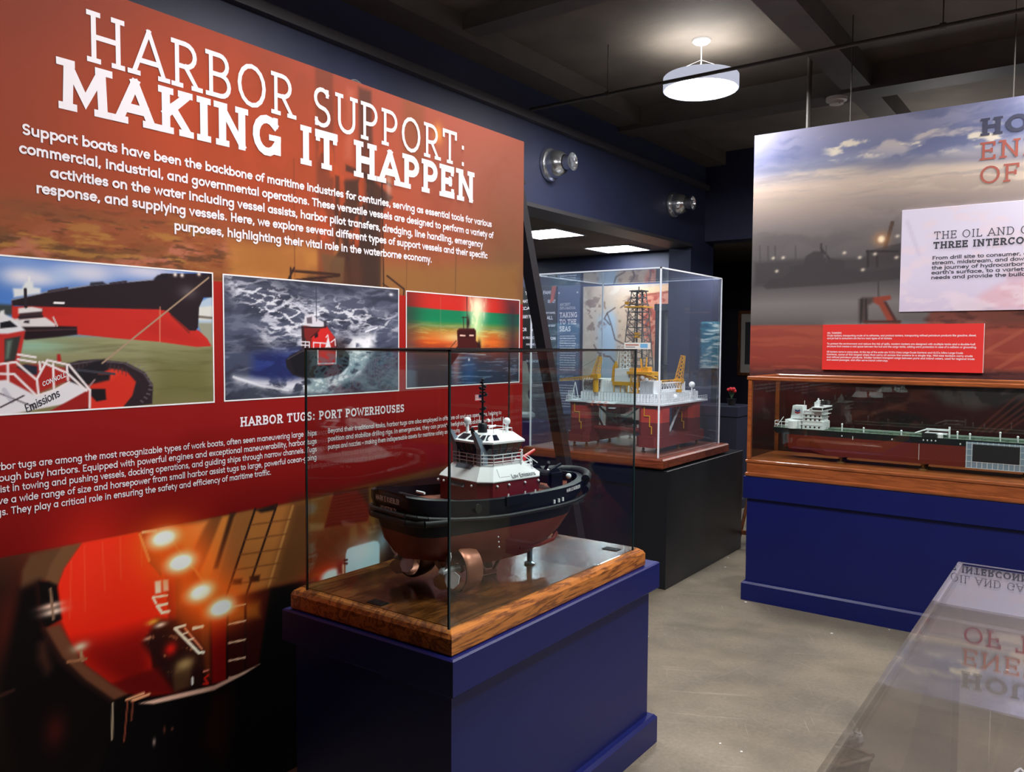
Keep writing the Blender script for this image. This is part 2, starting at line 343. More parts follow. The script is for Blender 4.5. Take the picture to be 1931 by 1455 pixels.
def paint(U, V, ops, px):
    C = np.zeros(U.shape + (3,)); W_ = fbm(U * 7 + 3, V * 7, 99) - .5
    for o in ops:
        t = o[0]
        if t == 'vgrad': C = ramp(V, o[1]); continue
        if t == 'band':
            m = sstep(-px * .5, px * .5, np.minimum(V - o[1], o[2] - V))[..., None]; C = C * (1 - m) + ramp(V, o[3]) * m; continue
        if t == 'poly':
            P = o[1]; pad = o[3] * 2 + px; u0, u1 = min(p[0] for p in P) - pad, max(p[0] for p in P) + pad; v0, v1 = min(p[1] for p in P) - pad, max(p[1] for p in P) + pad; c = o[2]
        elif t == 'line':
            P = o[1]; pad = o[3] + px; u0, u1 = min(p[0] for p in P) - pad, max(p[0] for p in P) + pad; v0, v1 = min(p[1] for p in P) - pad, max(p[1] for p in P) + pad; c = o[2]
        elif t == 'glow':
            u0, u1, v0, v1 = o[1][0] - o[2] * 2.6, o[1][0] + o[2] * 2.6, o[1][1] - o[3] * 2.6, o[1][1] + o[3] * 2.6; c = o[4]
        elif t == 'noise':
            P = o[8]; c = o[4]
            if P: pad = o[9] * 2; u0, u1 = min(p[0] for p in P) - pad, max(p[0] for p in P) + pad; v0, v1 = min(p[1] for p in P) - pad, max(p[1] for p in P) + pad
            else: u0 = v0 = -99; u1 = v1 = 99
        ii = np.where((U[:, 0] >= u0) & (U[:, 0] <= u1))[0]; jj = np.where((V[0] >= v0) & (V[0] <= v1))[0]
        if not len(ii) or not len(jj): continue
        sl = (slice(ii[0], ii[-1] + 1), slice(jj[0], jj[-1] + 1)); u = U[sl]; v = V[sl]
        if t == 'poly': m = polymask(u, v, P, max(o[3], px * .5)) * o[4]
        elif t == 'line':
            d = np.full(u.shape, 1e9)
            for a, b in zip(P, P[1:]): d = np.minimum(d, segdist(u, v, a, b))
            m = sstep(o[3] * .5 + px * .5, o[3] * .5 - px * .5, d) if o[3] > px else sstep(px, 0, d) * min(1, o[3] / px + .2)
            m = m * o[4]
        elif t == 'glow':
            q = ((u - o[1][0]) / o[2]) ** 2 + ((v - o[1][1]) / o[3]) ** 2
            m = np.exp(-q ** o[6]) * o[5]
        else:
            m = sstep(o[5], o[6], fbm(u / o[2], v / o[3] + W_[sl] * 1.2, o[1])) * o[7]
            if P: m = m * polymask(u, v, P, o[9])
        C[sl] = C[sl] * (1 - m[..., None]) + np.array(c, float) * m[..., None]
    return C
def print_mesh(name, ops, axis, plane, u0, u1, v0, v1, step, parent, gain=1.0, m='printed_ink'):
    nu = max(2, int(round((u1 - u0) / step)) + 1); nv = max(2, int(round((v1 - v0) / step)) + 1)
    us = np.linspace(u0, u1, nu); vs = np.linspace(v0, v1, nv); U, V = np.meshgrid(us, vs, indexing='ij')
    C = paint(U, V, ops, step) / 255.0
    C = np.where(C <= .04045, C / 12.92, ((np.clip(C, 0, 1) + .055) / 1.055) ** 2.4) * (gain(V) if callable(gain) else gain)
    L = parent.location
    co = np.empty((nu, nv, 3))
    if axis == 'x': co[..., 0] = plane - L.x; co[..., 1] = U - L.y
    else: co[..., 0] = U - L.x; co[..., 1] = plane - L.y
    co[..., 2] = V - L.z
    idx = np.arange(nu * nv).reshape(nu, nv)
    q = np.stack([idx[:-1, :-1], idx[1:, :-1], idx[1:, 1:], idx[:-1, 1:]], -1).reshape(-1, 4)
    me = bpy.data.meshes.new(name); me.vertices.add(nu * nv); me.vertices.foreach_set('co', co.reshape(-1))
    me.loops.add(q.size); me.loops.foreach_set('vertex_index', q.reshape(-1).astype(np.int32))
    me.polygons.add(len(q)); me.polygons.foreach_set('loop_start', np.arange(0, q.size, 4, dtype=np.int32)); me.update(calc_edges=True)
    at = me.color_attributes.new('ink', 'FLOAT_COLOR', 'POINT')
    at.data.foreach_set('color', np.concatenate([np.clip(C, 0, 1), np.ones(C.shape[:2] + (1,))], -1).reshape(-1).astype(np.float32))
    me.materials.append(MATS[m]); o = bpy.data.objects.new(name, me); COL.objects.link(o); o.parent = parent
    return o
# the printed pictures, coordinates in metres on their panels (along the panel, height)
MURAL_TUG=[
('vgrad',[(0,(4,2,2)),(.5,(14,6,4)),(.9,(30,14,9)),(1,(60,30,18)),(1.7,(150,92,50)),(1.9,(160,88,52)),(2.05,(178,74,42)),(2.3,(186,74,44)),(2.55,(166,72,50))]),
('glow',(1.002,2.362),.35,.5,(132,62,46),.8,1),
('glow',(2.994,2.331),.8,.42,(166,98,84),.85,1),
('glow',(3.123,1.877),.3,.4,(122,90,62),.8,1),
('glow',(1.495,2.222),.5,.22,(196,74,38),.6,1),
('noise',1,.28,.05,(112,78,48),.5,.72,.75,[(.6894,1.9),(1.454,1.888),(1.863,1.824),(1.862,1.712),(.6847,1.727)],.08),
('noise',2,.12,.05,(196,116,92),.56,.72,.8,[(.6874,1.826),(1.666,1.895),(1.665,1.755),(.6847,1.727)],.05),
('noise',3,.1,.02,(182,128,62),.56,.7,.8,[(.6886,1.869),(1.528,1.914),(1.526,1.762),(.685,1.739)],.06),
('noise',4,.07,.012,(96,62,40),.6,.72,.8,[(.5907,1.897),(1.491,1.926),(1.728,1.759),(.5856,1.719)],.05),
('noise',31,.035,.01,(128,66,38),.55,.75,.55,[(.5907,1.897),(1.491,1.926),(1.728,1.759),(.5856,1.719)],.05),
('poly',[(1.586,1.883),(2.059,1.899),(2.058,1.712),(1.584,1.741)],(196,130,62),.03,.85),
('poly',[(2.193,1.851),(3.2,1.934),(3.202,1.729),(2.192,1.729)],(150,104,58),.04,.8),
('poly',[(1.949,2.537),(2.033,2.537),(2.038,1.721),(1.957,1.717)],(122,62,44),.012,.75),
('poly',[(2.157,2.516),(2.223,2.517),(2.254,1.732),(2.165,1.728)],(92,56,46),.012,.85),
('poly',[(2.102,2.498),(2.136,2.499),(2.124,2.241),(2.087,2.234)],(214,120,96),.02,.45),
('poly',[(2.05,2.15),(2.222,2.187),(2.337,2.131),(2.278,2.065),(2.272,1.733),(2.111,1.725),(2.085,1.901),(2.034,2.032)],(62,44,38),.012,.88),
('poly',[(2.398,2.544),(2.523,2.532),(2.524,2.251),(2.398,2.271)],(130,80,50),.03,.5),
('noise',5,.05,.12,(214,84,44),.5,.66,.75,[(1.952,2.284),(2.195,2.274),(2.193,1.912),(1.949,1.907)],.03),
('poly',[(2.04,2.168),(2.061,2.167),(2.059,1.899),(2.039,1.897)],(74,46,36),.006,.8),
('poly',[(2.092,2.216),(2.325,2.185),(2.337,2.173),(2.092,2.192)],(60,40,36),.006,.8),
('poly',[(2.059,1.899),(2.099,1.932),(2.132,1.726),(2.043,1.721),(2.008,1.836)],(66,44,36),.008,.85),
('poly',[(1.973,1.875),(2.085,1.87),(2.079,1.782),(2.043,1.751),(1.988,1.796)],(112,84,56),.008,.8),
('glow',(2.61,2.438),.03,.04,(236,150,70),.9,1),
('glow',(2.317,2.184),.015,.06,(214,196,180),.5,1),
('line',[(1.835,1.812),(1.834,1.748)],(48,32,28),.008,1),
('line',[(1.835,1.803),(2.059,1.805)],(48,32,28),.009,1),
('line',[(1.851,1.771),(2.059,1.801)],(48,32,28),.008,1),
('line',[(1.851,1.814),(1.821,1.765)],(40,28,26),.008,1),
('glow',(1.928,1.763),.03,.03,(34,26,28),1,1),
('glow',(1.972,1.762),.03,.03,(34,26,28),1,1),
('line',[(2.279,2.209),(2.289,1.734)],(56,36,30),.006,1),
('line',[(2.307,1.819),(2.403,1.772)],(56,36,30),.008,1),
('line',[(2.403,1.772),(2.397,1.697)],(60,38,30),.008,1),
('line',[(2.284,1.786),(2.391,1.739)],(56,36,30),.006,1),
('line',[(2.422,1.999),(2.416,1.74)],(110,76,48),.005,.6),
('line',[(1.852,2.191),(1.853,1.786)],(120,60,36),.005,.6),
('line',[(2.73,1.964),(2.724,1.721)],(96,70,48),.006,.6),
('noise',6,.3,.3,(120,60,36),.5,.8,.25,[(.6092,2.541),(3.246,2.552),(3.255,1.783),(.5862,1.742)],.05),
('band',.987,1.747,[(.987,(122,8,8)),(1.1,(136,16,15)),(1.36,(150,22,22)),(1.747,(176,34,26))]),
('poly',[(1.365,.9774),(1.845,.9858),(2.695,1.019),(2.697,.5328),(1.737,.6992),(1.504,.7068),(1.427,.8826)],(150,88,40),.01,1),
('poly',[(1.837,.9924),(2.695,1.019),(2.697,.5159),(1.737,.6992)],(74,42,20),.04,.85),
('poly',[(1.365,.9715),(1.501,.977),(1.427,.8826)],(196,124,66),.02,.8),
('poly',[(1.504,.9825),(1.553,.9835),(1.465,.8141),(1.433,.8753)],(92,52,26),.01,.9),
('poly',[(1.553,.9835),(1.588,.9838),(1.495,.7767),(1.472,.8126)],(182,108,44),.008,.9),
('poly',[(1.581,.9893),(1.602,.9895),(1.533,.8172),(1.519,.8202)],(42,22,14),.008,.95),
('poly',[(1.606,.987),(1.673,.9887),(1.567,.7189),(1.518,.7341)],(130,76,36),.008,.95),
('line',[(1.679,.9877),(1.563,.7166)],(34,16,12),.009,1),
('line',[(1.768,.9885),(1.637,.6948)],(34,16,12),.009,1),
('line',[(1.837,.9723),(1.73,.7076)],(190,130,70),.01,.5),
('line',[(1.66,.9365),(1.836,.9266)],(92,50,24),.005,.8),
('line',[(1.637,.8896),(1.818,.8775)],(92,50,24),.005,.8),
('line',[(1.615,.8434),(1.799,.8289)],(92,50,24),.005,.8),
('line',[(1.593,.7976),(1.781,.7806)],(92,50,24),.005,.8),
('line',[(1.571,.7524),(1.763,.7328)],(92,50,24),.005,.8),
('poly',[(1.683,.9839),(1.76,.991),(1.764,.9707),(1.702,.9711)],(30,16,12),.006,1),
('poly',[(1.589,.767),(1.625,.7617),(1.621,.7435),(1.588,.7513)],(36,16,10),.006,1),
('poly',[(1.654,.7613),(1.696,.7582),(1.692,.7364),(1.654,.742)],(36,16,10),.006,1),
('poly',[(1.497,.7086),(1.738,.7025),(1.901,.6938),(1.901,.6662),(1.737,.686),(1.703,.4316),(1.486,.4403)],(44,6,4),.02,1),
('poly',[(1.737,.6992),(1.954,.6886),(2.002,-.0998),(1.587,.0842),(1.688,.4497)],(3,2,3),.01,1),
('poly',[(1.099,.9831),(1.275,.9853),(1.347,.9807),(1.371,.9179),(1.367,.6951),(1.299,.6444),(1.303,.5617),(1.388,.4532),(1.29,.4802),(1.226,.5045),(1.176,.5556),(1.105,.6343),(1.065,.7113),(1.042,.7844),(1.031,.8712),(1.05,.9246)],(210,30,12),.006,1),
('poly',[(1.043,.7206),(1.3,.702),(1.309,.5598),(1.394,.448),(1.29,.4802),(1.226,.5045),(1.176,.5556),(1.105,.6343)],(96,4,3),.05,.9),
('poly',[(1.171,.5547),(1.334,.5577),(1.388,.4532),(1.29,.4802),(1.226,.5045)],(74,4,3),.01,.8),
('glow',(1.186,.7891),.22,.1,(240,34,12),.7,1),
('glow',(1.124,.9297),.12,.16,(240,46,26),.7,1),
('line',[(1.11,.9757),(1.107,.7882)],(255,70,40),.004,.6),
('line',[(1.16,.9766),(1.165,.8331)],(255,70,40),.004,.6),
('line',[(1.212,.9803),(1.212,.8552)],(255,70,40),.004,.6),
('line',[(1.276,.9822),(1.276,.88)],(255,70,40),.004,.6),
('line',[(1.073,.9407),(1.065,.7779)],(255,70,40),.004,.6),
('poly',[(1.269,.9835),(1.305,.9855),(1.352,.8984),(1.338,.8314),(1.297,.8869)],(70,26,14),.006,.9),
('line',[(1.272,.9773),(1.3,.8919)],(190,130,80),.008,1),
('line',[(1.281,.9814),(1.323,.9794)],(230,200,170),.008,1),
('poly',[(1.34,.9298),(1.383,.9271),(1.389,.6832),(1.36,.6851)],(128,16,10),.006,1),
('poly',[(1.389,.8788),(1.498,.7637),(1.5,.4604),(1.421,.5052),(1.385,.6841)],(84,26,10),.01,.95),
('poly',[(1.401,.8466),(1.433,.8454),(1.431,.7497),(1.399,.734)],(170,70,24),.03,.6),
('poly',[(1.507,.7059),(1.57,.7023),(1.563,.433),(1.507,.4426)],(112,6,4),.006,1),
('poly',[(1.465,.729),(1.501,.7261),(1.5,.4604),(1.474,.5062)],(96,40,14),.008,.8),
('poly',[(1.57,.6804),(1.691,.6649),(1.694,.6118),(1.569,.627)],(140,76,24),.02,.8),
('line',[(1.568,.6903),(1.563,.4393)],(26,6,4),.01,1),
('line',[(1.637,.698),(1.632,.416)],(30,8,6),.01,1),
('line',[(1.573,.6763),(1.635,.6715)],(232,176,150),.006,1),
('line',[(1.572,.621),(1.635,.6152)],(232,176,150),.006,1),
('line',[(1.571,.5581),(1.634,.551)],(232,176,150),.006,1),
('line',[(1.571,.4982),(1.633,.49)],(232,176,150),.006,1),
('line',[(1.57,.4414),(1.632,.4321)],(232,176,150),.006,1),
('poly',[(1.321,.7078),(1.386,.69),(1.475,.5674),(1.481,.504),(1.493,.4441),(1.375,.4606),(1.327,.5539),(1.275,.6458)],(30,8,7),.015,.95),
('glow',(1.309,.7024),.02,.008,(200,140,40),1,1),
('glow',(1.333,.6858),.018,.007,(220,200,180),1,1),
('glow',(1.29,.6557),.012,.005,(200,160,140),.8,1),
('glow',(1.365,.6009),.02,.02,(190,20,14),1,1),
('noise',8,.02,.02,(190,120,80),.62,.74,.7,[(1.282,.7184),(1.455,.5735),(1.454,.5005),(1.376,.5081),(1.286,.625)],.02),
('poly',[(1.317,.8248),(1.337,.823),(1.337,.785),(1.318,.7869)],(236,226,220),.004,1),
('poly',[(1.343,.8233),(1.36,.8204),(1.361,.7851),(1.344,.7881)],(226,200,190),.004,1),
('line',[(1.356,.7717),(1.31,.7773),(1.319,.7577)],(240,216,200),.007,1),
('line',[(1.355,.7454),(1.323,.7478),(1.339,.7214),(1.361,.7203)],(240,216,200),.009,1),
('line',[(1.414,.6612),(1.38,.6618),(1.461,.5593),(1.478,.5554)],(238,214,198),.009,1),
('line',[(1.414,.6523),(1.472,.5684)],(200,120,90),.006,1),
('line',[(1.407,.6362),(1.423,.6363)],(230,200,180),.006,1),
('line',[(1.423,.6105),(1.442,.6108)],(230,200,180),.006,1),
('line',[(1.443,.644),(1.476,.6407)],(250,230,220),.01,1),
('poly',[(1.387,.5526),(1.441,.5472),(1.427,.4608),(1.375,.4606),(1.37,.5162)],(70,44,26),.01,.9),
('glow',(1.412,.5385),.03,.02,(170,140,90),.8,1),
('line',[(1.437,.4847),(1.437,.4665)],(230,220,210),.008,1),
('line',[(1.477,.4929),(1.494,.4922)],(220,120,100),.006,1),
('line',[(1.494,.475),(1.48,.4703),(1.493,.4472),(1.476,.453)],(190,30,20),.007,1),
('line',[(1.365,.9541),(1.427,.8588),(1.452,.8291),(1.498,.7575)],(210,120,60),.006,1),
('line',[(1.498,.7759),(1.518,.7587),(1.508,.7305)],(220,150,90),.006,1),
('poly',[(.9663,.9789),(1.009,.9828),(1.099,.9831),(1.052,.9241),(1.034,.8811),(1.012,.876),(1.003,.9041),(.9883,.9023),(.941,.8907),(.9468,.9425)],(84,54,34),.008,1),
('poly',[(1.049,.9853),(1.099,.9831),(1.052,.9241),(1.034,.8811),(1.014,.8883),(1.005,.9035),(1.018,.9421)],(104,68,42),.006,.8),
('poly',[(.9859,.9029),(1.013,.8964),(1.034,.8811),(1.044,.7837),(.9998,.77),(.9884,.7991)],(10,4,4),.006,1),
('poly',[(.9387,.8913),(.9859,.9029),(.9998,.77),(1.042,.6732),(1.107,.5848),(1.184,.5026),(1.173,.3803),(1.081,.3331),(.9251,.4007),(.8854,.6475),(.9157,.7888)],(7,2,3),.02,1),
('poly',[(.9959,.7711),(1.039,.7693),(1.065,.7113),(1.105,.6343),(1.176,.5556),(1.227,.5058),(1.184,.5026),(1.102,.5919),(1.042,.6759)],(94,54,36),.006,1),
('poly',[(.9998,.77),(1.042,.6732),(1.102,.5919),(1.184,.5026),(1.181,.4942),(1.096,.5829),(1.032,.6659),(.991,.7673)],(30,12,9),.008,1),
('poly',[(.9845,.7329),(.999,.7337),(1.012,.6565),(1.002,.644),(.9812,.6924)],(70,36,24),.02,.8),
('glow',(1.017,.8279),.03,.008,(220,180,160),1,1),
('glow',(1.023,.8096),.03,.009,(226,196,176),1,1),
('line',[(1.016,.875),(1.022,.7898)],(120,90,70),.007,1),
('glow',(1.092,.6908),.022,.013,(190,176,150),1,1),
('line',[(1.093,.6787),(1.098,.6502)],(150,110,80),.009,1),
('line',[(1.057,.6579),(1.108,.6513)],(140,90,60),.008,1),
('poly',[(1.184,.5026),(1.232,.5053),(1.26,.4894),(1.212,.3703),(1.179,.3837)],(6,2,2),.008,1),
('poly',[(1.214,.4916),(1.5,.4263),(1.696,.4472),(1.587,.0842),(1.122,.2902)],(4,1,2),.01,1),
('poly',[(1.26,.4665),(1.357,.4553),(1.514,.434),(1.692,.4484),(1.635,.4343),(1.514,.4185),(1.356,.4406),(1.307,.4482)],(216,170,150),.004,1),
('line',[(1.223,.4914),(1.275,.4923)],(220,150,110),.008,1),
('line',[(1.24,.4824),(1.293,.4837)],(220,150,110),.008,1),
('line',[(1.226,.4875),(1.213,.3698)],(120,56,40),.005,1),
('line',[(1.181,.4953),(1.177,.39)],(150,130,110),.006,1),
('line',[(1.242,.4789),(1.236,.4237)],(140,70,50),.006,.7),
('glow',(1.306,.3294),.005,.012,(210,180,170),.7,1),
('glow',(1.34,.3545),.004,.012,(150,80,60),.6,1),
('glow',(1.366,.3473),.004,.006,(170,100,80),.6,1),
('poly',[(1.506,.4084),(1.577,.4028),(1.582,.2794),(1.545,.1539),(1.47,.2603)],(30,5,4),.03,.8),
('glow',(1.02,.4765),.03,.05,(60,12,8),.8,1),
('line',[(.8848,.6226),(.9165,.6266)],(60,30,24),.01,.6),
('glow',(1.349,.95),.11,.075,(255,96,20),.8,1),
('glow',(1.349,.95),.055,.035,(255,200,150),1,2),
('glow',(1.349,.95),.036,.022,(255,255,255),1,3),
('glow',(1.404,.8636),.11,.075,(255,96,20),.8,1),
('glow',(1.404,.8636),.055,.035,(255,200,150),1,2),
('glow',(1.404,.8636),.036,.022,(255,255,255),1,3),
('glow',(1.472,.7516),.11,.075,(255,96,20),.8,1),
('glow',(1.472,.7516),.055,.035,(255,200,150),1,2),
('glow',(1.472,.7516),.036,.022,(255,255,255),1,3),
('glow',(1.544,.6841),.11,.075,(255,96,20),.8,1),
('glow',(1.544,.6841),.055,.035,(255,200,150),1,2),
('glow',(1.544,.6841),.036,.022,(255,255,255),1,3),
('poly',[(1.91,.9811),(2.005,.9919),(1.997,.8717),(1.909,.8678)],(84,54,24),.01,.9),
('poly',[(1.909,.8974),(1.978,.8852),(1.978,.86),(1.909,.8678)],(130,104,70),.01,.7),
('poly',[(2.027,.9936),(2.196,.9904),(3.161,.9681),(3.162,.9283),(2.254,.9554),(2.195,.8575),(1.981,.8695)],(40,10,8),.006,.95),
('line',[(2.024,.989),(2.196,.9851)],(78,30,16),.004,.8),
('line',[(2.019,.9775),(2.196,.9724)],(78,30,16),.004,.8),
('line',[(2.015,.966),(2.195,.9596)],(78,30,16),.004,.8),
('line',[(2.01,.9546),(2.195,.9469)],(78,30,16),.004,.8),
('line',[(2.006,.9432),(2.195,.9341)],(78,30,16),.004,.8),
('line',[(2.001,.9318),(2.195,.9214)],(78,30,16),.004,.8),
('line',[(1.996,.9204),(2.195,.9086)],(78,30,16),.004,.8),
('line',[(1.992,.909),(2.195,.8958)],(78,30,16),.004,.8),
('line',[(1.987,.8977),(2.195,.8831)],(78,30,16),.004,.8),
('line',[(1.983,.8864),(2.195,.8703)],(78,30,16),.004,.8),
('poly',[(2.203,.9947),(2.254,.9931),(2.239,.8122),(2.209,.855)],(110,72,30),.01,.8),
('poly',[(2.104,.8473),(2.138,.849),(2.145,.7924),(2.103,.7848)],(104,76,40),.01,.8),
('poly',[(2.166,.8466),(2.195,.8468),(2.231,.8028),(2.209,.7908)],(104,76,40),.012,.8),
('poly',[(1.909,.8579),(2.097,.8538),(2.083,.7214),(1.914,.6981)],(58,34,16),.03,.6),
('poly',[(2.254,.9661),(3.161,.9548),(3.17,.1502),(2.283,.6454)],(26,8,8),.05,.9),
('glow',(1.99,.6855),.09,.05,(220,50,20),.9,1),
('glow',(2.012,.6828),.05,.025,(240,240,250),1,2),
('poly',[(2.042,.73),(2.072,.7287),(2.072,.6769),(2.042,.6786)],(110,18,10),.012,.9),
('line',[(2.07,.7084),(2.071,.6718)],(230,160,130),.009,.9),
('poly',[(2.082,.6693),(2.084,.7471),(2.091,.7654),(2.107,.7695),(2.231,.7715),(2.253,.765),(2.263,.7505),(2.262,.6746),(2.253,.6657)],(178,196,206),.004,1),
('glow',(2.18,.743),.1,.05,(206,214,228),.6,1),
('line',[(2.077,.7277),(2.091,.7248)],(20,10,10),.008,1),
('line',[(2.077,.7142),(2.091,.7113)],(20,10,10),.008,1),
('glow',(2.279,.7665),.03,.04,(150,190,220),.5,1)]
